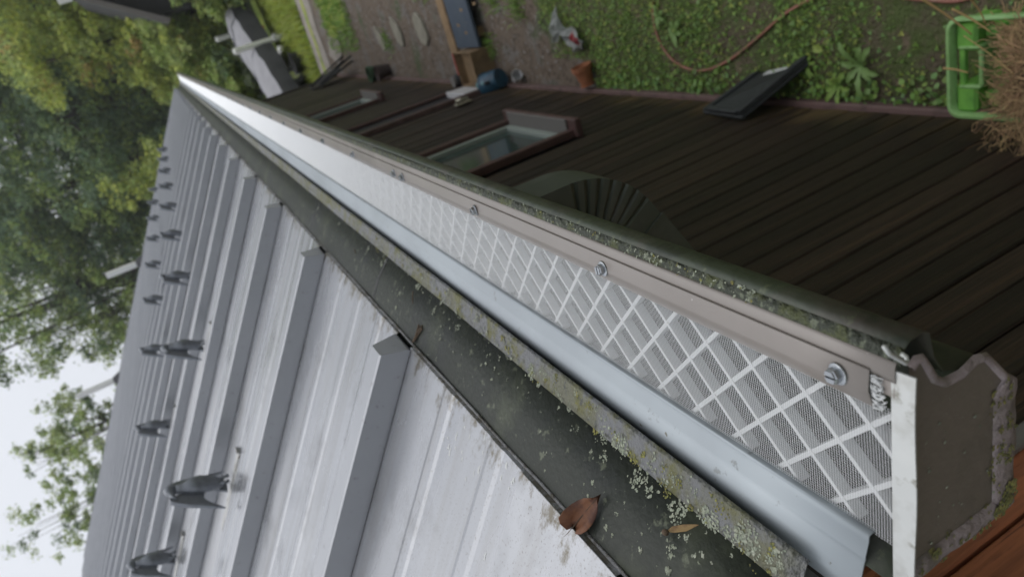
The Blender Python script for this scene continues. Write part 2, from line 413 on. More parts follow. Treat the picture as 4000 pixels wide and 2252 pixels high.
# ================================================================== the setting
def ragged(pts, amp, step=.25):
    out = []
    for i, p in enumerate(pts):
        q = pts[(i + 1) % len(pts)]; d = math.hypot(q[0]-p[0], q[1]-p[1]); k = max(1, int(d / step))
        if d > 30: out.append(p); continue
        for j in range(k):
            t = j / k; out.append((p[0] + (q[0]-p[0])*t + random.uniform(-amp, amp), p[1] + (q[1]-p[1])*t + random.uniform(-amp, amp)))
    return out
def ground_sheet(name, pts, z, m):
    mb = MB(); mb.add([(x, y, z) for x, y in pts], [tuple(range(len(pts)))]); return structure(mb.build(name, m))
g = MB(); N_ = 40
gx = np.linspace(-1, 1, N_); gs = np.sign(gx) * np.abs(gx) ** 3 * 600
for y in gs:
    for x in gs: g.v.append((x, y + 8, GZ))
for i in range(N_ - 1):
    for j in range(N_ - 1): g.f.append((i*N_+j, i*N_+j+1, (i+1)*N_+j+1, (i+1)*N_+j)); g.mi.append(0)
structure(g.build('ground', 'soil'))
ground_sheet('lawn', ragged([(-.93, -2), (6, -2), (6, 5.2), (1.2, 5.1), (.2, 4.95), (-.37, 4.75), (-.66, 4.55), (-.78, 4.2), (-.93, 4.05)], .03, .15), GZ + .004, 'lawn_soil')
ground_sheet('grass_strip', ragged([(-.2, 10.3), (8, 8.8), (8, 10.7), (-.55, 11.6)], .06), GZ + .006, 'meadow')
ground_sheet('lane', ragged([(-6, 12.9), (-.9, 12.35), (8, 10.6), (8, 12.2), (-.9, 13.3), (-6, 14.0)], .05), GZ + .010, 'lane_gravel')
ground_sheet('lane_grass', ragged([(-6, 13.35), (-.9, 12.78), (8, 11.35), (8, 11.55), (-.9, 12.95), (-6, 13.55)], .05), GZ + .014, 'meadow')
ground_sheet('meadow_verge', ragged([(-9, 14.1), (-.9, 13.35), (9, 12.2), (14, 12), (40, 20), (-40, 20), (-12, 15)], .08), GZ + .007, 'meadow')
ground_sheet('sand_patch', ragged([(-.42, 11.0), (-.35, 11.55), (-.62, 12.0), (-.8, 11.6), (-.62, 11.1)], .03, .12), GZ + .018, 'lane_gravel')
# rising wooded ground behind
hb = MB(); nx, ny = 50, 14
for j in range(ny):
    for i in range(nx):
        x = -70 + 140 * i / (nx - 1); t = j / (ny - 1); y = 17.5 + 60 * t + 2 * math.sin(x * .3)
        hb.v.append((x, y, GZ - .05 + 10 * t ** 1.3 + (.5 * math.sin(x * .23 + t * 5) + .3 * math.sin(x * .7)) * min(1, t * 3)))
for j in range(ny - 1):
    for i in range(nx - 1): hb.f.append((j*nx+i, j*nx+i+1, (j+1)*nx+i+1, (j+1)*nx+i)); hb.mi.append(0)
structure(hb.build('wooded_bank', 'forest_floor', smooth=True))

# ================================================================== the house
E0 = (-.46, -.1503); SLOPE = .7; TH = math.atan(SLOPE)
ROOF_Y0, ROOF_Y1 = .2, 13.4
RIDGE_X = -7.6
RL = (E0[0] - RIDGE_X) / math.cos(TH)          # slope length
def roof_z(x): return E0[1] + SLOPE * (E0[0] - x)
house = thing('house', 'dark brown board-sided house under a pale grey ribbed metal roof', 'house', (-4, 6, GZ))
# wall core
core = MB()
core.prism([(-.975, GZ), (-.975, -.375), (RIDGE_X, roof_z(RIDGE_X) - .45), (-14.2, -.375), (-14.2, GZ)], .31, 11.78)
wall = core.build('wall', 'wood_old', house)
WIN = [(3.40, 4.14, -1.77, -.98), (7.28, 7.92, -1.80, -1.0)]
DOOR = (5.67, 6.17, -2.36, -.62)
bd_cache = {}
def board(y0, y1, z0, z1, m, dx):
    key = (round(y1 - y0, 4), round(z1 - z0, 3), m)
    if key not in bd_cache:
        bd_cache[key] = MB().bevbox((-.020, 0, 0), (.0, y1 - y0, z1 - z0), .004).mesh('board', m)
    return link('board', bd_cache[key], wall, (-.952 + dx, y0, z0))
y = .31; k = 0
while y < 11.76:
    w = random.choice((.088, .092, .096)); y1 = min(y + w, 11.78)
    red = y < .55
    segs = [(-2.405, -.375)]
    for (a, b, lo, hi) in WIN:
        if y1 > a - .02 and y < b + .02: segs = [(-2.405, lo - .05), (hi + .05, -.375)]
    if y1 > DOOR[0] - .02 and y < DOOR[1] + .02: segs = [(DOOR[3] + .05, -.375)]
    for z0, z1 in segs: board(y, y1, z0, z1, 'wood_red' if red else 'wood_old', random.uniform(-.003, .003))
    y = y1 + (.0045 if not red else .006); k += 1
MB().bevbox((-.951, .575, -2.4), (-.936, .607, -.376), .003).build('trim_board', 'sill_grey', house)
MB().bevbox((-.965, .3, -2.452), (-.928, 11.8, -2.407), .006).build('base_trim', 'wood_trim', house)
MB().box((-.99, .3, GZ), (-.955, 11.8, -2.45)).build('foundation', 'dark_plastic', house)
MB().bevbox((-.97, 11.76, GZ + .02), (-.93, 11.86, -.376), .004).build('corner_board', 'wood_old', house)
MB().box((-.975, .40, -.39), (-.392, 13.38, -.377)).build('soffit', 'soffit', house)
MB().bevbox((-.392, .30, -.395), (-.368, 13.39, -.242), .002).build('fascia', 'wood_old', house)
# windows
for (a, b, lo, hi) in WIN:
    t = MB()
    t.bevbox((-.955, a - .05, lo - .045), (-.912, a, hi + .05), .003)
    t.bevbox((-.955, b, lo - .045), (-.912, b + .05, hi + .05), .003)
    t.bevbox((-.955, a + .001, hi), (-.913, b - .001, hi + .05), .003)
    win = t.build('window', 'window_trim', house)
    MB().bevbox((-.955, a - .085, lo - .046), (-.855, b + .085, lo - .008), .005).build('sill', 'window_trim', win)
    MB().bevbox((-.975, a + .001, lo - .008), (-.858, b - .001, lo + .004), .002).build('inner_sill', 'sill_grey', win)
    s = MB()
    for (p, q) in ((a + .004, a + .05), (b - .05, b - .004)): s.bevbox((-.972, p, lo + .005), (-.938, q, hi - .002), .003)
    s.bevbox((-.971, a + .051, lo + .005), (-.939, b - .051, lo + .05), .003)
    s.bevbox((-.971, a + .051, hi - .05), (-.939, b - .051, hi - .002), .003)
    s.build('sash', 'sash_white', win)
    MB().box((-.966, a + .05, lo + .05), (-.962, b - .05, hi - .05)).build('pane', 'glass_dark', win)
# door
a, b, lo, hi = DOOR
d = MB().bevbox((-.974, a, lo), (-.962, b, hi), .002)
door = d.build('door', 'door_dark', house)
t = MB()
t.bevbox((-.955, a - .04, GZ + .03), (-.915, a - .001, hi + .04), .003); t.bevbox((-.955, b + .001, GZ + .03), (-.93, b + .04, hi + .04), .003)
t.bevbox((-.955, a, hi + .001), (-.926, b, hi + .04), .003)
t.build('door_frame', 'wood_trim', door)
h = MB(); h.tube([(-.93, 5.40, -2.02), (-.905, 5.40, -2.02), (-.90, 5.40, -1.96), (-.905, 5.43, -1.935), (-.93, 5.43, -1.93)], .011, 8)
h.bevbox((-.936, 5.375, -2.05), (-.928, 5.455, -1.91), .002)
h.build('wall_hook', 'brass', house)

# roof
rf = MB()
rf.add([(x, yy, roof_z(x) + dz) for yy in (ROOF_Y0 + .02, ROOF_Y1 - .02) for x, dz in ((E0[0] - .02, -.012), (RIDGE_X, -.012), (RIDGE_X, -.14), (E0[0] - .02, -.14))],
       [(0,1,2,3), (7,6,5,4), (0,4,5,1), (3,2,6,7), (0,3,7,4), (1,5,6,2)])
roof = rf.build('roof', 'rake_trim', house)
other = MB()
other.prism([(RIDGE_X + .02, roof_z(RIDGE_X) + .01), (RIDGE_X + .02, roof_z(RIDGE_X) - .13), (-14.75, E0[1] - .14), (-14.75, E0[1] - .01)], ROOF_Y0, ROOF_Y1)
other.build('roof_back', 'roof_paint', house)
PITCH, RIB0 = .60, .9225
def panel_profile(w):
    """(y, z) across one pan with three flat-topped stiffening ridges"""
    pr = [(-.005, 0)]
    for c in (.165, .300, .445):
        c -= .075
        if c + .02 < w: pr += [(c - .018, 0), (c - .010, .0012), (c + .010, .0012), (c + .018, 0)]
    return pr + [(w + .005, 0)]
def slope_obj(o): o.rotation_euler = (0, TH, 0); return o
pan_me = None
pr = panel_profile(PITCH - .075)
mb = MB()
for x in (-RL, -3., -1.2, -.5, -.2, -.06, 0.):
    for p, q in pr: mb.v.append((x, p, q))
n = len(pr)
for i in range(6):
    for j in range(n - 1): mb.f.append((i*n+j, (i+1)*n+j, (i+1)*n+j+1, i*n+j+1)); mb.mi.append(0)
for j in range(n):                      # turned-down front edge
    x, yv, z = mb.v[6*n + j]; mb.v.append((.002, yv, z - .005))
for j in range(n - 1): mb.f.append((6*n+j, 7*n+j, 7*n+j+1, 6*n+j+1)); mb.mi.append(0)
pan_me = mb.mesh('roof_panel', 'roof_paint')
rib_pr = [(0, .0016), (.0, .006), (.003, .042), (.006, .044), (.044, .044), (.047, .042), (.075, .0016)]
rb = MB(); rb.prism(rib_pr, -RL, -.002, 'x')
for i, (x, yv, z) in enumerate(rb.v):
    if x > -.1 and z > .02: rb.v[i] = (x - .014, yv, z)
rib_me = rb.mesh('rib', 'rib_paint')
k = -1
while RIB0 + k * PITCH < ROOF_Y1 - .05:
    y0 = RIB0 + k * PITCH
    slope_obj(link('rib', rib_me, roof, (E0[0], y0, E0[1] + random.uniform(0, .0008))))
    if y0 + PITCH < ROOF_Y1: slope_obj(link('roof_panel', pan_me, roof, (E0[0] + random.uniform(-.002, .002), y0 + .075, E0[1])))
    k += 1
lap = MB().bevbox((-RL, .28, .0016), (.0015, .5627, .0027), .0004)
slope_obj(lap.build('lap_panel', 'roof_paint', roof, loc=(E0[0], 0, E0[1])))
# small white paint scuffs on the pan nearest the gutter end, each a thin flake
fl = MB()
for _ in range(34):
    x = -abs(random.gauss(.02, .03)) - .008; yy = random.uniform(.57, .76); L = random.uniform(.003, .013); w = random.uniform(.0008, .0024)
    fl.add([(x, yy - w, .0006), (x + L*.4, yy - w*.2, .0008), (x + L, yy + w*.4, .0006), (x + L*.5, yy + w*1.4, .0008), (x + .1*L, yy + w, .0006)], [(0,1,2,3,4)])
slope_obj(fl.build('paint_scuff', 'label_white', roof, loc=(E0[0], 0, E0[1])))['kind'] = 'stuff'
# eave hem (grimy rolled edge) and rake trim at the far end
hm = MB(); pts = []
ys = np.linspace(ROOF_Y0, ROOF_Y1, 160)
hm.tube([(E0[0] + .0005 + .0008 * math.sin(yy * 37), yy, E0[1] - .0058 + .0004 * math.sin(yy * 23)) for yy in ys], .0018, 7)
mat('hem_grime', (.22, .22, .225), rough=.6, var=[((.07, .062, .05), .48, .62, 40.), ((.12, .11, .09), .55, .65, 120.)], bump=.5, bscale=200)
hm.build('eave_hem', 'hem_grime', house, smooth=True)
rk = MB().bevbox((-RL, 0, -.05), (0, .05, .05), .004)
slope_obj(rk.build('rake_trim', 'rake_trim', roof, loc=(E0[0], ROOF_Y1 - .05, E0[1])))
# eave flashing: sloping dark sheet and its kicked-out lip, coloured pale for reflected sky
fs = wave(sheet_y([(-.47, -.152), (-.46, -.1578), (-.43, -.1800), (-.4005, -.2100)], .26, 13.38, .06), .0006, 5.)
flash = solid(fs.build('flashing', 'flashing_paint', house, smooth=25))
lp = wave(sheet_y([(-.4003, -.2098), (-.389, -.2150), (-.3790, -.2198), (-.3774, -.2228)], .252, 13.38, .04), .0006, 5.)
solid(lp.build('flashing_lip', 'flashing_lip_skylit', flash, smooth=35))
# joints of the sheet lengths
for yy in (1.16, 1.74, 4.2, 7.3):
    mb = MB(); prj = [(-.455, -.1605), (-.430, -.1788), (-.401, -.2075)]
    for dy, dz in ((0, 0), (.004, .0012)): mb.v += [(p, yy + dy, q + dz) for p, q in prj]
    mb.f = [(0, 1, 4, 3), (1, 2, 5, 4)]; mb.mi = [0, 0]
    mb.build('sheet_joint', 'washer_rubber', flash)

def blotch(V, F, base, c, u, v, nrm, r, h, lob):
    """one crusty lobe: a low irregular fan"""
    i0 = base + len(V); k = random.randint(5, 7)
    V.append(c + nrm * h)
    a0 = random.random() * 6.28
    for j in range(k):
        a1 = a0 + 6.283 * j / k; rr = r * random.uniform(.55, 1.25)
        V.append(c + u * (math.cos(a1) * rr) + v * (math.sin(a1) * rr) + nrm * (h * random.uniform(.05, .7)))
    for j in range(k): F.append((i0, i0 + 1 + j, i0 + 1 + (j + 1) % k))
def crust(name, patches, m, parent):
    V = []; F = []
    for (c, u, v, nrm, R, cnt, r) in patches:
        for _ in range(cnt):
            d = random.random() ** .6 * R; a1 = random.random() * 6.283
            blotch(V, F, 0, c + u * (math.cos(a1) * d) + v * (math.sin(a1) * d), u, v, nrm, r * random.uniform(.5, 1.3), r * random.uniform(.25, .7), 5)
    o = link(name, np_mesh(name, np.array([tuple(p) for p in V]), np.array(F), m), parent); o['kind'] = 'stuff'; return o
Yv = Vector((0, 1, 0))
def flash_pt(s, yy):
    """s = 0 at the lip edge, 1 at the eave"""
    prof = [(0, -.3795, -.2190), (.22, -.4003, -.2094), (.62, -.43, -.1795), (1., -.46, -.1572)]
    for (s0, x0, z0), (s1, x1, z1) in zip(prof, prof[1:]):
        if s <= s1:
            t = (s - s0) / (s1 - s0); d = Vector((x0 - x1, 0, z0 - z1)).normalized()
            return Vector((x0 + (x1-x0)*t, yy, z0 + (z1-z0)*t + .0006)), d, Vector((-d.z, 0, d.x)) * (1 if d.x > 0 else -1)
P1 = []; P2 = []
for _ in range(330):
    yy = .27 + random.random() ** 1.4 * 2.4; s = min(.95, max(.03, random.betavariate(1.5, 2.6)))
    c, d, nn = flash_pt(s, yy)
    big = random.random() < .16
    P1.append((c, d, Yv, nn, random.uniform(.003, .007) if big else random.uniform(.0008, .003), random.randint(16, 34) if big else random.randint(2, 7), random.uniform(.0006, .0013)))
for _ in range(300):
    yy = .27 + random.random() ** 1.4 * 3.; s = random.random() * .24
    c, d, nn = flash_pt(s, yy)
    (P2 if random.random() < .55 else P1).append((c, d, Yv, nn, random.uniform(.002, .008), random.randint(5, 18), random.uniform(.0006, .0013)))
for yy, s, R, q in ((.335, .20, .011, 120), (.30, .1, .012, 90), (.45, .18, .012, 110), (.415, .3, .010, 60), (.62, .17, .009, 70), (.365, .3, .010, 60)):
    c, d, nn = flash_pt(s, yy); P1.append((c, d, Yv, nn, R, q, .0013))
crust('lichen', P1, 'lichen', flash)
crust('moss', P2, 'moss_lichen', flash)

# ================================================================== gutter
GY0, GY1 = .202, 13.36
gutter = thing('gutter', 'dark green lichen-spotted gutter along the eave with a dented brown end', 'gutter', (-.3, 6.5, -.33))
prof = [(-.2150, -.2518), (-.2122, -.2560), (-.2120, -.2640), (-.2150, -.2690), (-.2300, -.2715), (-.2420, -.2780), (-.2475, -.2890), (-.2490, -.3030),
        (-.2550, -.3140), (-.2680, -.3240), (-.2740, -.3300), (-.3620, -.3300), (-.3650, -.3260), (-.3650, -.2360)]
tr = wave(sheet_y(prof, GY0, GY1, .08), .0005, 3.1, 1.)
solid(tr.build('trough', 'gutter_paint', gutter, smooth=40), .0009)
lipb = wave(sheet_y([(-.2240, -.2490), (-.2215, -.2480), (-.2180, -.2490), (-.2149, -.2516)], GY0, GY1, .04), .0004, 6., 2.)
lip = solid(lipb.build('rolled_lip', 'gutter_lip_paint', gutter, smooth=60), .0009)
P3 = []; P4 = []
for _ in range(430):
    yy = .3 + random.random() ** 1.5 * 2.6
    t = random.random(); c = Vector((-.2215 + .0068 * t, yy, -.2474 - .0038 * t)); u = Vector((.88, 0, -.48)); nn = Vector((.48, 0, .88))
    (P3 if random.random() < .82 else P4).append((c, u, Yv, nn, random.uniform(.0004, .0016) * (2.2 if random.random() < .12 else 1), random.randint(2, 7), random.uniform(.0004, .0009)))
for _ in range(120):
    yy = .24 + random.random() ** 1.3 * 2.
    c = Vector((-.2121, yy, random.uniform(-.263, -.256))); P4.append((c, Vector((0, 0, 1)), Yv, Vector((1, 0, 0)), .0012, random.randint(1, 4), .0005))
crust('lichen', P3, 'lichen', lip)
crust('moss', P4, 'moss_lichen', lip)
# end cap: recessed plate with a dented folded rim
cap_pr = [(-.2245, -.2515), (-.2215, -.2560), (-.2235, -.2620), (-.2310, -.2660), (-.2400, -.2700), (-.2455, -.2760), (-.2470, -.2880), (-.2440, -.2990), (-.2475, -.3090),
          (-.2570, -.3160), (-.2680, -.3240), (-.2745, -.3315), (-.3630, -.3310), (-.3660, -.3270), (-.3660, -.2440)]
ec = MB(); inner = []
cxm, czm = -.305, -.284
pv = [(p, .2005, q) for p, q in cap_pr]
ec.add(pv, [tuple(range(len(pv)))])
cap = ec.build('end_cap', 'cap_paint', gutter)
rm = MB(); rings = []
for i, (p, q) in enumerate(cap_pr):
    p0 = Vector((*cap_pr[max(i-1, 0)], 0)); p1 = Vector((*cap_pr[min(i+1, len(cap_pr)-1)], 0)); t = (p1 - p0).normalized()
    nrm = Vector((t.y, -t.x, 0))
    if nrm.dot(Vector((cxm - p, czm - q, 0))) < 0: nrm = -nrm
    w = (.0175 if i in (11, 12) else .0130) if i > 10 else .0042
    rings.append([(p - nrm.x*.0008, .2012, q - nrm.y*.0008), (p, .1990, q), (p + nrm.x*w*.45, .1980, q + nrm.y*w*.45), (p + nrm.x*w*.82, .1984, q + nrm.y*w*.82), (p + nrm.x*w, .2004, q + nrm.y*w)])
n = 5
# finer rim so that the dents read
fine = []
for r0, r1 in zip(rings, rings[1:]):
    dist = math.dist(r0[1], r1[1]); k = max(1, int(dist / .006))
    for s in range(k):
        t = s / k; dent = .00035 * math.sin(len(fine) * .9) + random.uniform(-.0004, .0004)
        fine.append([tuple(a + (b - a) * t + (dent if ax == 1 and jj in (1, 2, 3) else 0) for ax, (a, b) in enumerate(zip(pa, pb))) for jj, (pa, pb) in enumerate(zip(r0, r1))])
fine.append(rings[-1])
rm.v = [p for r in fine for p in r]
for i in range(len(fine) - 1):
    for j in range(n - 1): rm.f.append((i*n+j, i*n+j+1, (i+1)*n+j+1, (i+1)*n+j)); rm.mi.append(0)
rm.build('rim', 'cap_rim_paint', cap, smooth=True)
P5 = []
for _ in range(46):
    f = random.choice(fine[int(len(fine)*.3):]); c = Vector(f[random.choice((1, 2, 3, 4))]) + Vector((0, -.0004, 0))
    P5.append((c, Vector((1, 0, 0)), Vector((0, 0, 1)), Vector((0, -1, 0)), random.uniform(.0012, .005), random.randint(4, 18), .0009))
for c0 in ((-.357, -.322), (-.352, -.325), (-.36, -.318), (-.349, -.3265)):
    P5.append((Vector((c0[0], .1978, c0[1])), Vector((1, 0, 0)), Vector((0, 0, 1)), Vector((0, -1, 0)), .006, 60, .0012))
crust('moss', P5, 'moss_lichen', cap)
P6 = []
for _ in range(70):
    c = Vector((random.uniform(-.355, -.255), .2001, random.uniform(-.318, -.25)))
    P6.append((c, Vector((1, 0, 0)), Vector((0, 0, 1)), Vector((0, -1, 0)), .0003, 1, random.choice((.0003, .0004, .0005, .0012))))
crust('speck', P6, 'lichen', cap)

# ================================================================== gutter guard
guard = thing('gutter_guard', 'bright steel micro-mesh guard with a brown screwed front strip laid over the gutter', 'gutter guard', (-.3, 6.5, -.245))
MX0, MX1 = -.3462, -.2520                  # back and front edges of the mesh
def mesh_z(x):
    t = (x - MX0) / (MX1 - MX0); return -.2443 - .0030 * t - .0010 * math.sin(math.pi * t)
# woven wires: fine weave for the near part, coarser strips of equal cover beyond (too small to tell apart there)
V = []; F = []
def wire(p0, p1, w, h, seg=1):
    o = len(V)
    d = np.array(p1) - np.array(p0); L = np.linalg.norm(d); d /= L
    side = np.array([-d[1], d[0], 0]) * w / 2; up = np.array([0, 0, h / 2])
    for p in (np.array(p0), np.array(p1)):
        V.extend([p - side, p - up, p + side, p + up])      # lozenge section
    F.extend([(o, o+4, o+5, o+1), (o+1, o+5, o+6, o+2), (o+2, o+6, o+7, o+3), (o+3, o+7, o+4, o)])
XS = np.linspace(MX0, MX1, 7)
def weave(y0, y1, pitch, wc, hc, wl, pl, hl_):
    for yy in np.arange(y0, y1, pitch):
        for xa, xb in zip(XS, XS[1:]): wire((xa, yy, mesh_z(xa)), (xb, yy, mesh_z(xb)), wc, hc)
    for xx in np.arange(MX0 + .0003, MX1, pl): wire((xx, y0, mesh_z(xx) + .0001), (xx, y1, mesh_z(xx) + .0001), wl, hl_)
weave(.2045, 1.6, .00180, .00024, .00034, .00014, .00180, .00014)
weave(1.6, 4.0, .0030, .00040, .00056, .00023, .0030, .00023)
weave(4.0, 13.3, .0096, .0013, .0018, .0007, .0085, .0007)
me = np_mesh('mesh', np.array(V), np.array(F), 'mesh_wire')
mo = link('mesh', me, guard); mo['kind'] = 'stuff'
# supporting lattice of upright strips crossing at 45 degrees under the mesh
a45 = MX1 - MX0 + .002
sl = MB()
hw = .0016
def lat(sign):
    mb = MB(); d = Vector((1, sign, 0)).normalized(); s = Vector((-d.y, d.x, 0)) * hw
    p0 = Vector((0, 0, 0)); p1 = Vector((a45, sign * a45, 0))
    z0, z1 = (-.0080, 0) if sign > 0 else (-.0083, -.0003)
    vs = [p0 - s, p0 + s, p1 + s, p1 - s]
    mb.add([(v.x, v.y, z0 - .003 * (v.x / a45)) for v in vs] + [(v.x, v.y, z1 - .003 * (v.x / a45)) for v in vs],
           [(3,2,1,0), (4,5,6,7), (0,1,5,4), (1,2,6,5), (2,3,7,6), (3,0,4,7)])
    return mb.mesh('lattice_slat', 'lattice_plastic')
la, lb = lat(1), lat(-1)
step = .0438
k = 0
while .10 + k * step < 3.6:
    yb = .10 + k * step
    if yb > .2: link('lattice_slat', la, guard, (MX0 - .001, yb + .004, -.2465))
    if yb + .0235 - a45 > .206: link('lattice_slat', lb, guard, (MX0 - .001, yb + .0235, -.2465))
    elif yb + .0235 > .212:                     # cut short at the open end
        x1 = yb + .0235 - .206; d = Vector((1, -1, 0)).normalized(); s = Vector((-d.y, d.x, 0)) * hw; vs = [-s, s, Vector((x1, -x1, 0)) + s, Vector((x1, -x1, 0)) - s]
        MB().add([(v.x, v.y, -.0083 - .003*(v.x/a45)) for v in vs] + [(v.x, v.y, -.0003 - .003*(v.x/a45)) for v in vs], [(3,2,1,0), (4,5,6,7), (0,1,5,4), (1,2,6,5), (2,3,7,6), (3,0,4,7)]).build('lattice_slat', 'lattice_plastic', guard, loc=(MX0 - .001, yb + .0235, -.2465))
    k += 1
# slats cut short at the open end
for yb in (.1438, .1876):
    cut = .206 - (yb + .004); mb = MB()
    x0 = max(.0, cut)
    mb.add([(x0, 0, 0)], []); mb = MB()
    d = Vector((1, 1, 0)).normalized(); s = Vector((-d.y, d.x, 0)) * hw; p0 = Vector((x0, x0, 0)); p1 = Vector((a45, a45, 0)); vs = [p0 - s, p0 + s, p1 + s, p1 - s]
    mb.add([(v.x, v.y, -.0080 - .003*(v.x/a45)) for v in vs] + [(v.x, v.y, -.003*(v.x/a45)) for v in vs], [(3,2,1,0), (4,5,6,7), (0,1,5,4), (1,2,6,5), (2,3,7,6), (3,0,4,7)])
    mb.build('lattice_slat', 'lattice_plastic', guard, loc=(MX0 - .001, yb + .004, -.2465))
# back rail
rl = wave(sheet_y([(-.3446, -.2462), (-.3452, -.2412), (-.3462, -.2402), (-.3500, -.2398), (-.3590, -.2362), (-.3612, -.2360), (-.3632, -.2348), (-.3720, -.2318), (-.3830, -.2305), (-.3980, -.2325)], .222, 13.3, .1), .0003, 4.)
solid(rl.build('back_rail', 'rail_metal', guard, smooth=28), .0012)
# front strip: two thicknesses of folded brown metal
st = wave(sheet_y([(-.2545, -.2482), (-.2538, -.2462), (-.2520, -.2448), (-.2430, -.2424), (-.2415, -.2422), (-.2300, -.2440), (-.2296, -.2447)], .2165, 13.3, .05), .00025, 7.)
strip = solid(st.build('front_strip', 'strip_paint', guard, smooth=30), .0009)
s2 = wave(sheet_y([(-.2330, -.2462), (-.2292, -.2455), (-.2235, -.2464), (-.2222, -.2472), (-.2216, -.2486)], .2035, 13.3, .05), .00025, 7.)
solid(s2.build('strip_fold', 'strip_paint', guard, smooth=40), .0008)
MB().add([(-.2420, .2042, -.2455), (-.2225, .2042, -.2468), (-.2225, .2165, -.2468), (-.2420, .2165, -.2455)], [(0,1,2,3)]).build('strip_end_tab', 'strip_paint', guard)
# cut edge of the strip and the frayed cut wires beside it
hk = MB(); hk.tube([(-.1965, .192, -.2262), (-.2030, .193, -.2305), (-.2095, .194, -.2370), (-.2140, .195, -.2415), (-.2165, .196, -.2440), (-.2172, .197, -.2462), (-.2155, .198, -.2472), (-.2135, .199, -.2455)], .0011, 8)
hk.build('bent_edge', 'end_tape', guard, smooth=True)
fr = MB()
for i in range(26):
    x = -.2330 - i * .00085; yb = .2148 - random.uniform(0, .003)
    fr.tube([(x, .2175, -.2448 - random.uniform(0, .001)), (x + random.uniform(-.002, .002), yb, -.2440 + random.uniform(-.002, .0015)), (x + random.uniform(-.003, .003), yb - random.uniform(.001, .004), -.2445 + random.uniform(-.002, .002))], random.uniform(.0003, .0008), 5)
fo = fr.build('frayed_wire', 'lattice_plastic', guard); fo['kind'] = 'stuff'
et = MB()
nst = 14
for i in range(nst + 1):
    t = i / nst; x = -.2262 - .146 * t; z = -.2464 + .0088 * t; wv = .0006 * math.sin(t * 9)
    et.v += [(x, .1935 + wv, z - .0007), (x, .2062, z), (x, .2062, z - .001), (x, .1935 + wv, z - .0017)]
for i in range(nst):
    for j in range(4): et.f.append((i*4+j, i*4+(j+1) % 4, (i+1)*4+(j+1) % 4, (i+1)*4+j)); et.mi.append(0)
et.f += [(3,2,1,0), (nst*4, nst*4+1, nst*4+2, nst*4+3)]; et.mi += [0, 0]
et.build('end_strip', 'end_tape', guard)
# screws
def screw_meshes():
    w = MB().lathe([(0, 0), (.0056, 0), (.0060, .0005), (.0058, .0010), (.0045, .0013), (0, .0013)], 18)
    hx = MB()
    hexp = [(.0042 * math.cos(math.radians(60*i)), .0042 * math.sin(math.radians(60*i))) for i in range(6)]
    # hexagon head with a screwdriver slot
    hx.prism(hexp, .0013, .0042, 'z')
    top = [(.0036 * math.cos(math.radians(60*i)), .0036 * math.sin(math.radians(60*i))) for i in range(6)]
    hx.add([(x, yv, .0042) for x, yv in hexp] + [(x, yv, .0050) for x, yv in top], [(i, (i+1) % 6, 6 + (i+1) % 6, 6 + i) for i in range(6)])
    for sgn in (1, -1):
        half = [p for p in [(-.0034, .0006), (.0034, .0006), (.0022, .0031), (-.0022, .0031)]]
        if sgn < 0: half = [(x, -yv) for x, yv in half][::-1]
        hx.prism(half, .0048, .0056, 'z')
    return w.mesh('washer', 'screw_metal', smooth=30), hx.mesh('screw', 'screw_metal')
wm, hm_ = screw_meshes()
for yy in [.2345, .4627, .7268, .9987, 1.0408, 1.2973, 1.5648] + [1.83 + .264 * i for i in range(12)]:
    x = -.2390 if yy < .4 else -.2405
    s = link('screw', hm_, guard, (x, yy, -.2422 + .0001)); s.rotation_euler = (random.uniform(-.08, .08), random.uniform(-.05, .1), random.random() * 3); s.scale = (1.08,) * 3
    w = link('washer', wm, s)

# ================================================================== downspout under the gutter
dsp = thing('downspout', 'dark green pleated downspout elbow turning back under the gutter', 'downspout', (-.32, .81, -.33))
Yn, Yf = .764, .850
def duct_ring(cx, cz, ang, half_d, wfac=1., groove=0.):
    """rectangular section with corrugated outer face; ang = direction of travel measured from straight down towards the wall"""
    t = Vector((-math.sin(ang), 0, -math.cos(ang))); o = Vector((math.cos(ang), 0, -math.sin(ang)))   # o = outer side
    c = Vector((cx, 0, cz)); yc = (Yn + Yf) / 2; hwid = (Yf - Yn) / 2 * wfac
    ring = []
    m_ = 9
    for i in range(m_ + 1):
        yy = yc - hwid + 2 * hwid * i / m_; bumpy = .0045 * (i % 2)
        ring.append(c + o * (half_d - bumpy) + Vector((0, yy, 0)))
    for i in range(m_ + 1):
        yy = yc + hwid - 2 * hwid * i / m_
        ring.append(c - o * (half_d - groove) + Vector((0, yy, 0)))
    return ring, o
rings = []
HD = .032
for z in (-.325, -.345, -.36): rings.append(duct_ring(-.270 - HD, z, 0, HD)[0])
R = .098; cx0, cz0 = -.270 - HD - R + .0, -.378
NP = 7; end_a = math.radians(62)
for i in range(NP * 4 + 1):
    a1 = end_a * i / (NP * 4)
    ph = i % 4
    rg, o = duct_ring(cx0 + R * math.cos(a1), cz0 - R * math.sin(a1), a1, HD)
    if 0 < i < NP * 4:
        # pleats: the near and far sides and the throat are nipped in, the outer face stays smooth
        nip = {0: .0, 1: .0006, 2: .0058, 3: .0010}[ph]
        yc = (Yn + Yf) / 2
        for j in range(10, 20):
            p = rg[j]; p = Vector((p.x, yc + (p.y - yc) * (1 - nip / .039), p.z)); rg[j] = p + o * (nip * 1.6)
        # extra points near the outer edge stay full width
    rings.append(rg)
a1 = end_a; lx, lz = cx0 + R * math.cos(a1), cz0 - R * math.sin(a1)
tdir = (-math.sin(a1), -math.cos(a1))
for dd, f in ((.015, 1.0), (.030, 1.0)): rings.append(duct_ring(lx + tdir[0]*dd, lz + tdir[1]*dd, a1, HD * f, f)[0])
MB().loft(rings, cap=True).build('elbow', 'downspout_paint', dsp, smooth=28)
rings = []
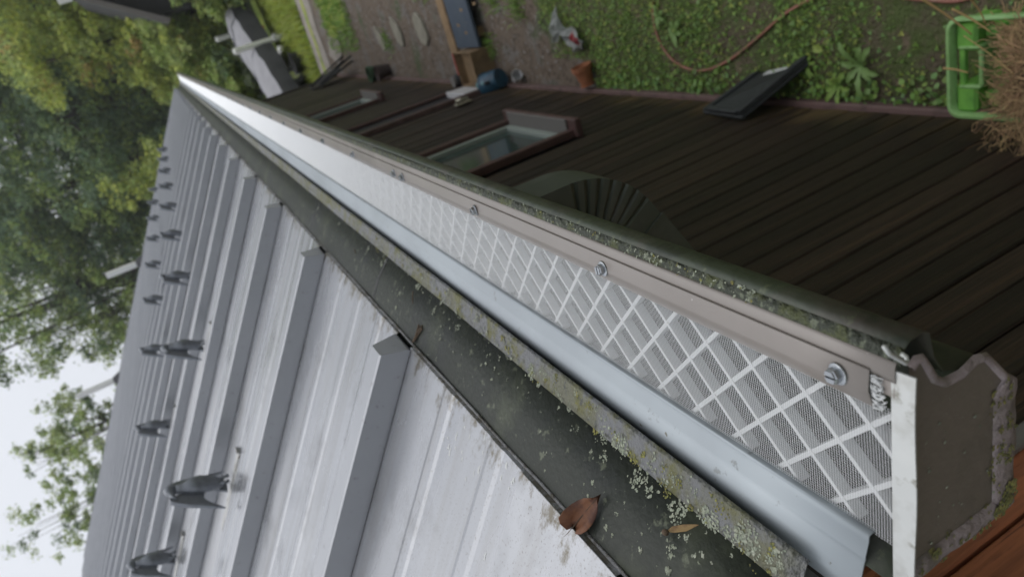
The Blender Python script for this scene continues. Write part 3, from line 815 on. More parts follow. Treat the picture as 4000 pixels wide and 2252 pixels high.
for dd in (.024, .20, .42): rings.append(duct_ring(lx + tdir[0]*dd, lz + tdir[1]*dd, a1, HD * 1.07, 1.05)[0])
MB().loft(rings, cap=True).build('pipe', 'downspout_paint', dsp)
dd = .0245
rg = duct_ring(lx + tdir[0]*dd, lz + tdir[1]*dd, a1, HD * 1.09, 1.07)[0]; rg2 = duct_ring(lx + tdir[0]*(dd+.0022), lz + tdir[1]*(dd+.0022), a1, HD * 1.09, 1.07)[0]
MB().loft([rg, rg2]).build('seam', 'downspout_paint', dsp)

# ================================================================== snow guards (cast eagles)
def build_eagle():
    root = thing('snow_guard', '', 'snow guard', absolute=False)
    def el(cx, cz, rx, ry, tilt=0, n=14):
        return [(cx + rx * math.cos(2*math.pi*i/n) , ry * math.sin(2*math.pi*i/n), cz + tilt * rx * math.cos(2*math.pi*i/n)) for i in range(n)]
    b = MB()
    b.loft([el(-.004, .020, .010, .012), el(-.002, .034, .017, .020), el(.002, .056, .021, .025), el(.006, .080, .023, .027), el(.006, .102, .020, .023), el(.003, .118, .015, .017, -.2), el(.000, .130, .0125, .0135, -.2), el(-.001, .140, .013, .013, -.1)])
    for i, (x, yv, z) in enumerate(b.v): b.v[i] = (x, yv, z + .0015 * math.sin(x * 500 + z * 700) * math.cos(yv * 600))
    body = b.build('body', 'pewter', root, smooth=True)
    hd = MB()   # head turned to one side (-y)
    def ring(yc, zc, rx, rz, n=12): return [(-.001 + rx * math.cos(2*math.pi*i/n), yc, zc + rz * math.sin(2*math.pi*i/n)) for i in range(n)]
    hd.loft([ring(.017, .148, .004, .005), ring(.011, .151, .0125, .013), ring(.001, .154, .0155, .0165), ring(-.010, .153, .013, .0135), ring(-.016, .149, .0075, .008), ring(-.022, .147, .0055, .006), ring(-.029, .143, .0038, .0045), ring(-.033, .137, .0012, .0022)])
    hd.build('head', 'pewter', root, smooth=True)
    for s in (-1, 1):
        w = MB()
        # wing outline in (spread, height): shoulder high beside the head, leading edge down to a pointed tip, hollow inner edge
        outl = [(.012, .112), (.024, .142), (.034, .154), (.046, .152), (.060, .134), (.073, .104), (.084, .072), (.094, .044), (.102, .020), (.088, .034), (.074, .052), (.058, .066), (.042, .072), (.028, .070), (.014, .066)]
        fr_ = []; bk = []
        for p, q in [(p_ * .70 + .002, q_) for p_, q_ in outl]:
            sweep = -.010 - .22 * (p - .016) - .06 * (.15 - q)
            thick = .0080 - .0050 * max(0, min(1, (.135 - q) / .1))
            fr_.append((sweep + thick, s * p, q)); bk.append((sweep - thick, s * p, q))
        k = len(outl)
        cf = (sum(v[0] for v in fr_)/k + .004, s * .048, .100); cb = (sum(v[0] for v in bk)/k - .002, s * .048, .100)
        vs = fr_ + bk + [cf, cb]
        fs_ = [(i, (i+1) % k, 2*k) for i in range(k)] + [(k + (i+1) % k, k + i, 2*k+1) for i in range(k)] + [(i, k + i, k + (i+1) % k, (i+1) % k) for i in range(k)]
        if s < 0: fs_ = [f[::-1] for f in fs_]
        w.add(vs, fs_); w.build('wing', 'pewter', root, smooth=35)
    tl = MB(); tl.loft([[(-.012, -.008, .05), (-.012, .008, .05), (-.020, .008, .05), (-.020, -.008, .05)], [(-.022, -.016, .012), (-.022, .016, .012), (-.029, .016, .012), (-.029, -.016, .012)]])
    tl.build('tail', 'pewter', root, smooth=30)
    lg = MB()
    for s in (-1, 1): lg.tube([(.004, s*.010, .034), (.006, s*.011, .018), (.010, s*.012, .006)], [.0055, .0035, .0055], 8)
    lg.build('leg', 'pewter', root, smooth=True)
    for o in list(root.children): o.rotation_euler = (0, math.radians(-16), math.radians(-12)); o.location = (-.004, 0, .004); o.scale = (1, 1, 1.04)
    stp = MB()
    prof_s = [(-.16, .0008), (-.045, .0012), (.035, .0030), (.060, .0040), (.078, .0036), (.088, .0015), (.090, .011), (.0935, .011), (.092, .0), (.080, .0), (.035, .0), (-.16, -.0012)]
    wdt = .0165
    stp.prism(prof_s, -wdt, wdt, 'y')
    stp.build('strap', 'strap_steel', root)
    gl = MB(); outg = [(-.150, -.012), (-.10, -.026), (-.03, -.022), (.03, -.027), (.075, -.020), (.085, .004), (.06, .024), (.0, .021), (-.06, .026), (-.12, .020), (-.16, .006)]
    gl.add([(x, yv, .0005) for x, yv in outg], [tuple(range(len(outg)))]); gl.build('adhesive', 'vent_white', root)
    return root
ORD = ['nearest', 'second', 'third', 'fourth', 'fifth', 'sixth', 'seventh', 'eighth', 'ninth', 'tenth', 'eleventh', 'twelfth']
eag = build_eagle(); first = True
rows = [('lower', 'pewter eagle snow guard, %s in the row nearer the eave', -1.095, [1.948 + 1.155 * i for i in range(9)]),
        ('upper', 'pewter eagle snow guard, %s in the row farther up the roof', -1.66, [2.617 + 1.165 * i for i in range(9)])]
for _, lab, x, ys in rows:
    for i, yy in enumerate(ys):
        e = eag if first else copy_tree(eag); first = False
        e['label'] = lab % ORD[i] if i else lab % 'nearest one'
        e['group'] = 'eagle snow guards on the roof'
        e.location = (x, yy, roof_z(x) + .0012 / math.cos(TH) * 1.0); e.rotation_euler = (0, TH, random.uniform(-.05, .05))

# ================================================================== vent pipes on the roof near the far rake
for (x, yy, hgt, lab) in ((-2.86, 13.20, .62, 'short white vent pipe on the far roof edge, nearer the eave'), (-4.60, 13.20, .74, 'tall white vent pipe on the far roof edge, higher up the roof')):
    v = thing('vent_pipe', lab, 'vent pipe', (x, yy, roof_z(x)), 'vent pipes on the roof')
    z0 = roof_z(x)
    MB().lathe([(.055, z0 - .08), (.055, z0 + hgt), (.047, z0 + hgt), (.047, z0 + hgt - .1), (0, z0 + hgt - .1)], 16, (x, yy, 0)).build('pipe', 'vent_white', v, smooth=40)
    MB().lathe([(.12, z0 - .05), (.09, z0 + .06), (.062, z0 + .12), (.056, z0 + .13)], 16, (x, yy, 0)).build('boot', 'boot_rubber', v, smooth=True)

# ================================================================== debris on the flashing
def leaf_mesh():
    nu, nv = 9, 5; vs = []; fs_ = []
    for i in range(nu):
        t = i / (nu - 1); w = .0135 * math.sin(math.pi * min(1, t * .98 + .02)) ** .8 * (1.15 - .5 * t)
        for j in range(nv):
            s = -1 + 2 * j / (nv - 1)
            vs.append(((t - .5) * .048, s * w, .006 * abs(s) ** 2 * (1 + .8 * math.sin(t * 7)) * (1.6 if s > 0 else .8) + .005 * math.sin(t * 3.1) + random.uniform(-.0006, .0006)))
    for i in range(nu - 1):
        for j in range(nv - 1): fs_.append((i*nv+j, (i+1)*nv+j, (i+1)*nv+j+1, i*nv+j+1))
    return MB().add(vs, fs_)
lf = thing('dead_leaf', 'curled red-brown dead leaf caught at the roof edge', 'leaf', (0, 0, 0), absolute=False)
b_ = leaf_mesh(); o = solid(b_.build('blade', 'leaf_brown', lf, smooth=True), .0004)
MB().tube([(-.040, .001, .003), (-.030, 0, .004), (-.022, 0, .0045), (0, 0, .005), (.022, 0, .0035)], [.0007, .0007, .0006, .0004, .0002], 5).build('stalk', 'twig', lf)
lf.location = (-.4435, .4535, -.1650); lf.rotation_euler = (math.radians(10), math.radians(34), math.radians(-28))
sdm = thing('winged_seed', 'tan winged maple seed lying on the dark flashing', 'seed', absolute=False)
w = MB(); ou = [(-.016, 0), (-.010, .0035), (0, .0046), (.010, .0040), (.017, .0012), (.012, -.0008), (0, -.0012), (-.010, -.0018)]
w.add([(x, yv, .0015 + .001 * math.sin(x * 150)) for x, yv in ou], [tuple(range(8))]); solid(w.build('wing', 'seed_tan', sdm), .0004)
MB().lathe([(0, -.0008), (.0026, .0008), (.003, .002), (.0015, .0036), (0, .004)], 10, (-.0165, 0, 0)).build('seed_body', 'twig', sdm, smooth=True)
sdm.location = (-.4105, .352, -.1993); sdm.rotation_euler = (0, math.radians(42), math.radians(-72))
for i, (s, yy, L, a1, lab) in enumerate(((.98, 1.085, .030, 0, 'dark mossy twig tangle hanging from a rib end at the eave'), (.5, .98, .018, .6, 'short pale twig on the flashing beyond the lichen'), (.55, 1.33, .016, 1.2, 'thin brown twig on the far flashing'))):
    c, d, nn = flash_pt(s, yy) if i else (Vector((-.4585, .935, -.158)), Vector((.75, 0, -.66)), Vector((.66, 0, .75)))
    mb = MB()
    for q in range(7 if i == 0 else 1):
        p = c + nn * .002; pts = [p]
        for j in range(5):
            p = p + d * L * .2 * random.uniform(.6, 1.3) * (1 if i == 0 else math.cos(a1)) + Yv * (-.004 * random.uniform(-.6, 1.6) if i == 0 else L * .2 * math.sin(a1)) + nn * random.uniform(-.0006, .0012)
            pts.append(p)
        mb.tube(pts, .0011 if i == 0 else .0009, 5)
    t = mb.build('twig', 'twig'); tag(t, lab, 'twig')

# ================================================================== yard
def blade_field(name, label, kind_mat, n, region, hmin, hmax, wid, dens=None, flat=0.3):
    """single grass blades as two-quad ribbons"""
    P = []
    while len(P) < n:
        x, yy = region(); P.append((x, yy))
    P = np.array(P); n = len(P)
    h = rng.uniform(hmin, hmax, n); az = rng.uniform(0, 6.283, n); lean = rng.uniform(flat, flat + .7, n); w = wid * rng.uniform(.6, 1.3, n)
    d = np.stack([np.cos(az), np.sin(az), np.zeros(n)], 1); sd_ = np.stack([-np.sin(az), np.cos(az), np.zeros(n)], 1)
    base = np.column_stack([P, np.full(n, GZ + .003)])
    up = np.array([0, 0, 1.])
    m1 = base + d * (h * lean * .35)[:, None] + up * (h * .6)[:, None]
    tp = base + d * (h * lean)[:, None] + up * (h * (1 - .3 * lean))[:, None]
    V = np.empty((n, 6, 3)); s = sd_ * w[:, None]
    V[:, 0] = base - s; V[:, 1] = base + s; V[:, 2] = m1 - s * .8; V[:, 3] = m1 + s * .8; V[:, 4] = tp - s * .15; V[:, 5] = tp + s * .15
    o = np.arange(n)[:, None] * 6
    F = np.concatenate([o + np.array([0, 1, 3, 2]), o + np.array([2, 3, 5, 4])])
    ob = link(name, np_mesh(name, V.reshape(-1, 3), F, kind_mat)); tag(ob, label, 'grass', kind='stuff'); return ob
def leaf_field(name, label, mats, n, region, rmin, rmax, zmin, zmax, cat='ground cover', trifol=True):
    """small flat leaves held at a low height; clover leaves in threes"""
    C0 = np.array([region() for _ in range(n)]); n = len(C0)
    r = rng.uniform(rmin, rmax, n); az = rng.uniform(0, 6.283, n); z = GZ + rng.uniform(zmin, zmax, n)
    k = 3 if trifol else 1
    Vs = []; mi = []
    tilt = rng.normal(0, .28, (n, 2)); mid = rng.integers(0, len(mats), n)
    for j in range(k):
        a1 = az + j * 2.094
        cx = C0[:, 0] + (np.cos(a1) * r * .62 if k > 1 else 0); cy = C0[:, 1] + (np.sin(a1) * r * .62 if k > 1 else 0)
        V = np.empty((n, 6, 3))
        for q in range(6):
            b1 = a1 + q * 1.0472; rr = r * (.6 if k > 1 else 1.) * (1.15 if q in (0, 3) else .92)
            dx, dy = np.cos(b1) * rr, np.sin(b1) * rr
            V[:, q, 0] = cx + dx; V[:, q, 1] = cy + dy
            V[:, q, 2] = z + (V[:, q, 0] - C0[:, 0]) * tilt[:, 0] + (V[:, q, 1] - C0[:, 1]) * tilt[:, 1] + rng.normal(0, .001, n)
        Vs.append(V.reshape(-1, 3)); mi.append(mid)
    V = np.concatenate(Vs); F = np.arange(len(V)).reshape(-1, 6); mi = np.concatenate(mi)
    ob = link(name, np_mesh(name, V, F, mats, mi)); tag(ob, label, cat, kind='stuff'); return ob
PATCH = [(random.uniform(-.9, 1.2), random.uniform(1.6, 4.8), random.uniform(.10, .30)) for _ in range(26)]
def in_lawn(x, yy): return yy < 4.5 + .5 * min(1, (x + .93) / 1.2) + .08 * math.sin(x * 23) and not (x < -.74 and yy > 4.15)
def reg_lawn(bare=.55):
    while True:
        x = -.93 + 2.0 * random.random() ** 1.2; yy = random.uniform(1.45, 5.05)
        if not in_lawn(x, yy): continue
        cover = .30 + .5 * (yy > 2.9) + .25 * math.sin(x * 7 + yy * 3) * math.sin(yy * 5.3 - x * 2)
        for (px, py, pr_) in PATCH:
            if math.hypot(x - px, yy - py) < pr_: cover += .3
        if random.random() < cover: return x, yy
blade_field('lawn_grass', 'short uneven grass of the lawn below the wall', 'grass_blade', 26000, reg_lawn, .010, .042, .0014)
leaf_field('lawn_clover', 'clover and small round-leaved weeds mixed through the lawn', ['clover', 'clover', 'clover_yellow', 'weed_leaf'], 9500, reg_lawn, .0035, .0098, .004, .030)
def reg_edge():
    return (-.925 + abs(random.gauss(0, .05)), random.uniform(1.5, 4.1))
leaf_field('wall_foot_weeds', 'pale round weeds along the foot of the wall', ['clover', 'weed_leaf'], 420, reg_edge, .007, .014, .008, .05, trifol=False)
def reg_verge():
    while True:
        x = random.uniform(-3, 3); yy = random.uniform(13.2, 16.5) - x * .1
        return x, yy
blade_field('verge_grass', 'bright tall grass verge beyond the lane', 'verge_blade', 9000, reg_verge, .05, .22, .012)
blade_field('strip_grass', 'sparse grass between the yard and the lane', 'grass_blade', 3500, lambda: (random.uniform(-.6, 2.), random.uniform(9.9, 11.6)), .03, .10, .006)
blade_field('yard_tufts', 'thin tufts of grass on the bare gravelly yard', 'grass_blade', 900, lambda: (lambda c: (random.gauss(c[0], .06), random.gauss(c[1], .08)))(random.choice([(-.25, 5.4), (-.1, 5.2), (.0, 7.2), (-.35, 5.05), (-.5, 8.6), (.2, 8.), (-.62, 5.72), (-.05, 6.9)])), .03, .08, .004)
# pebbles of the bare yard
V = []; F = []
for _ in range(2600):
    x = random.uniform(-.92, .8); yy = random.uniform(4.6, 10.8); r = random.uniform(.004, .015)
    if in_lawn(x, yy): continue
    c = Vector((x, yy, GZ + r * .25)); o = len(V); a0 = random.random() * 6
    for j in range(5): V.append((c.x + math.cos(a0 + j*1.257) * r * random.uniform(.7, 1.2), c.y + math.sin(a0 + j*1.257) * r * random.uniform(.7, 1.2), c.z))
    V.append((c.x, c.y, c.z + r * .55))
    F += [(o + j, o + (j+1) % 5, o + 5) for j in range(5)]
tag(link('gravel', np_mesh('gravel', np.array(V), np.array(F), 'pebble')), 'loose pebbles scattered over the bare yard', 'gravel', kind='stuff')
# single weeds
def rosette(loc, n, L, w, lab, up=.35, m='weed_leaf'):
    t = thing('weed_plant', lab, 'weed', (loc[0], loc[1], GZ), 'weeds in the lawn', absolute=False)
    for i in range(n):
        a1 = 6.283 * i / n + random.uniform(-.3, .3); l_ = L * random.uniform(.65, 1.1); mb = MB(); vs = []; K = 7
        for q in range(K):
            t_ = q / (K - 1); ww = w * (math.sin(math.pi * min(1, .08 + t_ * .9)) ** .7) * (.45 + .8 * t_) * (1 + (.3 if q % 2 else -.12))
            r_ = l_ * t_; z = .01 + l_ * up * math.sin(t_ * 2.2)
            for s_, dz in ((-1, .003), (0, -.002), (1, .003)):
                vs.append((math.cos(a1) * r_ - math.sin(a1) * s_ * ww, math.sin(a1) * r_ + math.cos(a1) * s_ * ww, z + dz))
        mb.add(vs, [(q*3+j, (q+1)*3+j, (q+1)*3+j+1, q*3+j+1) for q in range(K-1) for j in range(2)])
        mb.build('leaf', m, t, smooth=True)
    return t
p = on_ground(3375, 250); rosette(p, 8, .115, .014, 'large dandelion-like weed in front of the green crate', .4)
p = on_ground(3290, 330); rosette(p, 7, .085, .012, 'leafy weed by the wall foot near the green crate', .5, 'clover')
p = on_ground(2650, 120); rosette(p, 7, .075, .015, 'broad-leaved weed inside the curve of the hose', .35)
p = on_ground(3160, 245); rosette(p, 9, .07, .008, 'feathery low weed between the black slab and the crate', .3, 'clover')
p = on_ground(2585, 60); rosette(p, 6, .06, .013, 'small pale weed beside the far bend of the hose', .4)
for i in range(16):      # plantain-like tufts at the wall foot by the pot
    pass
def yellow_leaf(px, rot, L, lab):
    p = on_ground(*px, GZ + .03)
    t = thing('fallen_leaf', lab, 'leaf', tuple(p), 'fallen leaves on the lawn', absolute=False)
    o = MB().add([(-L*.5, 0, 0), (-L*.2, L*.28, .006), (L*.15, L*.32, .008), (L*.5, 0, .002), (L*.15, -L*.3, .009), (-L*.2, -L*.25, .004), (0, 0, -.003)], [(6,0,5),(6,5,4),(6,4,3),(6,3,2),(6,2,1),(6,1,0)]).build('blade', 'clover_yellow', t, smooth=True)
    MB().tube([(-L*.85, 0, .002), (-L*.5, 0, 0)], .0012, 5).build('stalk', 'twig', t)
    t.rotation_euler = (.2, -.1, rot)
yellow_leaf((3195, 190), 1.1, .055, 'fallen yellow-green leaf between the hose and the crate')
yellow_leaf((2545, 18), .3, .045, 'fallen pale orange leaf by the far end of the hose')

# stepping stones
for px, rx, ry, rot, lab in (((1650, 118), .11, .18, .2, 'flat grey stepping stone next to the blue bench'), ((1556, 125), .09, .18, .2, 'narrow grey stepping stone, second from the blue bench'), ((1490, 150), .07, .17, .3, 'farthest small stepping stone in the yard')):
    p = on_ground(*px); mb = MB(); n = 13; a0 = random.random()
    rr = [random.uniform(.88, 1.1) for _ in range(n)]
    vs = [(math.cos(6.283*i/n)*rx_, math.sin(6.283*i/n)*ry_, z) for rx_s, z in ((1., 0), (1., .018), (.93, .026)) for i in range(n) for rx_, ry_ in [(rx*2*rx_s*rr[i]*.62, ry*rx_s*rr[i])]]
    mb.add(vs, [(r*n+i, r*n+(i+1) % n, (r+1)*n+(i+1) % n, (r+1)*n+i) for r in range(2) for i in range(n)] + [tuple(range(2*n, 3*n))])
    o = mb.build('stepping_stone', 'stone_flat'); tag(o, lab, 'stone', 'stepping stones in the yard'); o.location = (p[0], p[1], GZ + .002); o.rotation_euler = (0, 0, rot - 1.2)

# garden hose
hp = [(2552, 8), (2552, 45), (2556, 90), (2572, 150), (2598, 200), (2638, 243), (2690, 270), (2735, 277), (2790, 265), (2850, 235), (2910, 190), (2975, 135), (3050, 68), (3110, 28), (3190, -12), (3290, -40), (3420, -30), (3540, -8), (3640, 2), (3730, 5), (3800, -12), (3870, -50)]
pts = [Vector(on_ground(x, yv, GZ + .014)) for x, yv in hp]
def smooth_pts(pts, k=6):
    out = []
    for i in range(len(pts) - 1):
        p0, p1, p2, p3 = pts[max(i-1, 0)], pts[i], pts[i+1], pts[min(i+2, len(pts)-1)]
        for j in range(k):
            t = j / k; out.append(.5 * ((2*p1) + (p2-p0)*t + (2*p0-5*p1+4*p2-p3)*t*t + (3*p1-p0-3*p2+p3)*t**3))
    return out + [pts[-1]]
tag(MB().tube(smooth_pts(pts), .0078, 8).build('garden_hose', 'hose_rubber', smooth=True), 'faded red garden hose looping over the lawn', 'hose')

# black drain slab leaning on the wall
sl_ = thing('splash_tray', 'black plastic tray leaning against the wall foot with a white sticker', 'tray', (-.86, 2.6, GZ))
# bottom edge on the ground, top edge on the wall
B0, B1 = Vector((-.775, 2.36, GZ + .005)), Vector((-.835, 2.70, GZ + .005)); T0, T1 = Vector((-.938, 2.50, GZ + .30)), Vector((-.938, 2.80, GZ + .27))
nrm = (B1 - B0).cross(T0 - B0).normalized()
if nrm.x < 0: nrm = -nrm
def slab(p0, p1, p2, p3, t, parent, name, m, off=0.):
    vs = [p + nrm * off for p in (p0, p1, p2, p3)] + [p + nrm * (off + t) for p in (p0, p1, p2, p3)]
    o = MB().add(vs, [(3,2,1,0), (4,5,6,7), (0,1,5,4), (1,2,6,5), (2,3,7,6), (3,0,4,7)]).build(name, m, parent)
    bv = o.modifiers.new('soft', 'BEVEL'); bv.width = .004; bv.segments = 2; return o
slab(B0, B1, T1, T0, .016, sl_, 'panel', 'black_rubber')
def lerp4(u, v): return (B0 * (1-u) + B1 * u) * (1-v) + (T0 * (1-u) + T1 * u) * v
slab(lerp4(0, 0), lerp4(.10, 0), lerp4(.10, .97), lerp4(0, .97), .03, sl_, 'side_rim', 'black_rubber', .017)
slab(lerp4(.90, 0), lerp4(1, 0), lerp4(1, .97), lerp4(.90, .97), .012, sl_, 'side_rim', 'black_rubber', .017)
slab(lerp4(.12, .9), lerp4(.88, .9), lerp4(.88, .985), lerp4(.12, .985), .022, sl_, 'back_rim', 'black_rubber', .017)
slab(lerp4(.28, .03), lerp4(.72, .03), lerp4(.72, .13), lerp4(.28, .13), .001, sl_, 'sticker', 'label_white', .0172)

# terracotta pot lying on its side
pt = thing('clay_pot', 'small terracotta pot lying on its side by the wall', 'pot', (-.86, 4.2, GZ), absolute=False)
MB().lathe([(0, .006), (.052, .006), (.050, 0), (.040, 0), (.062, .105), (.070, .105), (.070, .135), (.062, .135), (.056, .10), (.040, .012), (0, .012)], 22).build('body', 'terracotta', pt, smooth=40)
pt.location = (-.90, 4.19, GZ + .060); pt.rotation_euler = (math.radians(12), math.radians(82), math.radians(14))

# plastic bag scrap
bg_ = thing('plastic_bag', 'crumpled clear plastic wrapper with a red patch on the grass', 'bag', (-.6, 4.38, GZ))
mb = MB(); nu, nv = 12, 6; a_, b_ = Vector(on_ground(2165, 95, GZ + .04)), Vector(on_ground(2282, 178, GZ + .04))
ax = b_ - a_; sd2 = Vector((-ax.y, ax.x, 0)).normalized()
for i in range(nu):
    t = i / (nu - 1); w = .055 + .03 * math.cos(t * 9) + (.04 if t < .25 else 0)
    for j in range(nv):
        s = -1 + 2 * j / (nv - 1); q = a_ + ax * t + sd2 * (s * w); mb.v.append((q.x, q.y, q.z + random.uniform(-.02, .03) + .02 * (1 - s*s)))
for i in range(nu - 1):
    for j in range(nv - 1): mb.f.append((i*nv+j, (i+1)*nv+j, (i+1)*nv+j+1, i*nv+j+1)); mb.mi.append(1 if (7 <= i <= 9 and 2 <= j <= 3) else 0)
mb.build('film', ['bag_plastic', 'bag_red'], bg_)

# ------------------------------------------------ blue bench plank, box, bucket at the door
bn = thing('blue_board', 'long dark blue painted board with chipped spots leading to the box', 'board', (-.3, 6.1, GZ))
mb = MB().bevbox((-.61, 5.72, GZ + .075), (1.1, 6.20, GZ + .105), .004)
mb.build('plank', 'blue_paint', bn)
for x in (-.5, .2, .9): MB().bevbox((x - .04, 5.76, GZ), (x + .04, 6.16, GZ + .074), .003).build('support', 'plank_bare', bn)
for px in ((1800, 40), (1790, 100), (1820, 130), (1850, 15)):
    p = on_ground(*px, GZ + .1065); n = 7
    MB().add([(p[0] + random.uniform(.6, 1.2)*.016*math.cos(6.283*i/n), p[1] + random.uniform(.6, 1.2)*.035*math.sin(6.283*i/n), GZ + .1056) for i in range(n)], [tuple(range(n))]).build('paint_chip', 'plank_bare', bn)
bp_ = MB().bevbox((-.72, 6.42, GZ + .002), (1.1, 6.58, GZ + .035), .004).build('bare_plank', 'plank_bare'); tag(bp_, 'bare brown plank on the ground beside the blue board', 'plank')
bx = thing('wooden_box', 'open brown wooden box with one red-painted edge by the door', 'box', (-.77, 5.96, GZ))
X0, X1, Y0_, Y1_, H_ = -.915, -.625, 5.72, 6.10, .20
MB().bevbox((X0 + .013, Y0_ + .013, GZ + .002), (X1 - .013, Y1_ - .013, GZ + .14), .002).build('bottom', 'box_wood', bx)
for nm, a_, b_, mm in (('side_panel', (X0, Y0_, GZ), (X1, Y0_ + .012, GZ + H_), 'box_wood'), ('side_panel', (X0 + .001, Y1_ - .012, GZ), (X1, Y1_, GZ + H_), 'box_wood'), ('side_panel', (X0, Y0_ + .0125, GZ), (X0 + .012, Y1_ - .0125, GZ + H_), 'box_wood'), ('side_panel', (X1 - .012, Y0_ + .0125, GZ), (X1, Y1_ - .0125, GZ + H_ - .01), 'box_wood')):
    MB().bevbox(a_, b_, .002).build(nm, mm, bx)
MB().bevbox((X0 + .1, Y1_ - .013, GZ + H_ + .001), (X1, Y1_ + .003, GZ + H_ + .012), .002).build('red_edge', 'red_paint', bx)
bk = thing('blue_bucket', 'tipped dark blue plastic bucket beside the wooden box', 'bucket', (-.86, 5.5, GZ), absolute=False)
MB().lathe([(0, .004), (.085, .004), (.088, 0), (.092, .004), (.118, .20), (.125, .20), (.125, .215), (.112, .215), (.086, .012), (0, .012)], 24).build('body', 'blue_plastic', bk, smooth=40)
MB().tube([(.122 * math.cos(a1), .02 * math.sin(a1) * 0 + .0, .20) if False else (.124 * math.cos(a1), .09 * math.sin(a1), .205 + .02 * math.sin(a1)) for a1 in np.linspace(0, math.pi, 12)], .003, 6).build('handle', 'chrome', bk)
bk.scale = (.85,) * 3; bk.location = (-.86, 5.47, GZ + .095); bk.rotation_euler = (math.radians(-68), math.radians(10), math.radians(20))
bt = thing('spray_bottle', 'teal spray bottle lying between the box and the bucket', 'bottle', (-.9, 5.62, GZ), absolute=False)
MB().lathe([(0, 0), (.034, 0), (.036, .005), (.036, .12), (.030, .145), (.014, .16), (.013, .185), (0, .185)], 16).build('body', 'teal_plastic', bt, smooth=40)
MB().bevbox((-.012, -.045, .185), (.012, .03, .215), .004).build('trigger_head', 'dark_plastic', bt)
bt.location = (-.895, 5.70, GZ + .20); bt.rotation_euler = (math.radians(88), 0, math.radians(8))
wb = thing('white_bin', 'white plastic bin standing in the doorway', 'bin', (-.88, 5.9, GZ))
MB().loft([[(-.962, 5.72, GZ), (-.925, 5.72, GZ), (-.925, 6.08, GZ), (-.962, 6.08, GZ)], [(-.965, 5.70, GZ + .34), (-.918, 5.70, GZ + .34), (-.918, 6.10, GZ + .34), (-.965, 6.10, GZ + .34)]]).build('body', 'white_plastic', wb)
MB().bevbox((-.968, 5.69, GZ + .341), (-.914, 6.11, GZ + .365), .004).build('rim', 'white_plastic', wb)
db = thing('dark_jar', 'small dark round canister beside the door step', 'canister', (-.9, 6.27, GZ))
MB().lathe([(0, GZ), (.055, GZ), (.06, GZ + .01), (.06, GZ + .17), (.05, GZ + .19), (0, GZ + .19)], 18, (-.88, 6.29, 0)).build('body', 'dark_plastic', db, smooth=40)
MB().lathe([(.052, GZ + .19), (.052, GZ + .21), (0, GZ + .212)], 18, (-.88, 6.29, 0)).build('lid', 'sill_grey', db, smooth=40)
ws = thing('white_cup', 'small white crumpled paper cup by the blue bucket', 'cup', (-.9, 5.38, GZ), absolute=False)
MB().lathe([(0, 0), (.030, 0), (.042, .09), (.045, .092), (.041, .092), (.029, .004), (0, .004)], 16).build('body', 'white_plastic', ws, smooth=40)
ws.location = (-.89, 5.32, GZ + .04); ws.rotation_euler = (math.radians(80), 0, .5)

# pots and a folded chair at the far wall
for nm, x, yy, r, h_, mm, lab in (('plant_pot', -.86, 9.25, .10, .20, 'pot_green', 'dark green plant pot by the far wall'), ('plant_pot', -.84, 8.93, .09, .18, 'pot_brown', 'dark brown plant pot by the far wall')):
    t = thing(nm, lab, 'pot', (x, yy, GZ), 'pots by the far wall')
    MB().lathe([(0, GZ), (r*.75, GZ), (r*.98, GZ + h_*.85), (r*1.08, GZ + h_*.85), (r*1.08, GZ + h_), (r*.95, GZ + h_), (r*.9, GZ + h_*.8), (0, GZ + h_*.8)], 20, (x, yy, 0)).build('body', mm, t, smooth=40)
    MB().lathe([(r*.9, GZ + h_*.805), (0, GZ + h_*.83)], 14, (x, yy, 0)).build('soil', 'straw_core', t)
ch = thing('folded_chair', 'black folded wire garden chair leaning against the far wall', 'chair', (-.85, 11, GZ))
fr2 = MB()
def chair_pt(u, v): return (-.93 + .20 * (1 - v), 10.65 + u * .55, GZ + v * .62)
for u in (0, 1): MB().tube([chair_pt(u, 0), chair_pt(u, 1.0)], .014, 8).build('leg', 'tyre', ch, smooth=True)
for u in (.04, .96): MB().tube([(chair_pt(u, 0)[0] + .07, *chair_pt(u, 0)[1:]), (chair_pt(u, .9)[0] + .02, *chair_pt(u, .9)[1:])], .013, 8).build('leg', 'tyre', ch, smooth=True)
MB().tube([chair_pt(0, 1), chair_pt(.5, 1.06), chair_pt(1, 1)], .014, 8).build('top_rail', 'tyre', ch, smooth=True)
for i in range(7):
    v = .34 + .085 * i; MB().bevbox((chair_pt(0, v)[0] - .008, chair_pt(0, v)[1], chair_pt(0, v)[2] - .028), (chair_pt(0, v)[0] + .010, chair_pt(1, v)[1], chair_pt(0, v)[2] + .028), .004).build('slat', 'tyre', ch)

# ------------------------------------------------ green crate of straw beside the wall
CZ = GZ + .30
cr = thing('green_crate', 'bright green plastic crate with hand holes heaped with straw', 'crate', (-.75, 1.55, GZ))
CX0, CX1, CY0, CY1 = -.864, -.543, 1.00, 1.545
def rrect(x0, x1, y0, y1, r, z, n=5):
    out = []
    for cx, cy, a0 in ((x1 - r, y1 - r, 0), (x0 + r, y1 - r, 90), (x0 + r, y0 + r, 180), (x1 - r, y0 + r, 270)):
        for i in range(n): a1 = math.radians(a0 + 90 * i / (n - 1)); out.append((cx + r * math.cos(a1), cy + r * math.sin(a1), z))
    return out
bs = MB()
bs.loft([rrect(CX0 + .05, CX1 - .05, CY0 + .05, CY1 - .05, .03, GZ + .003), rrect(CX0 + .028, CX1 - .028, CY0 + .028, CY1 - .062, .035, CZ - .10)], cap=True)
bs.build('basin', 'crate_green', cr, smooth=30)
rim = MB()
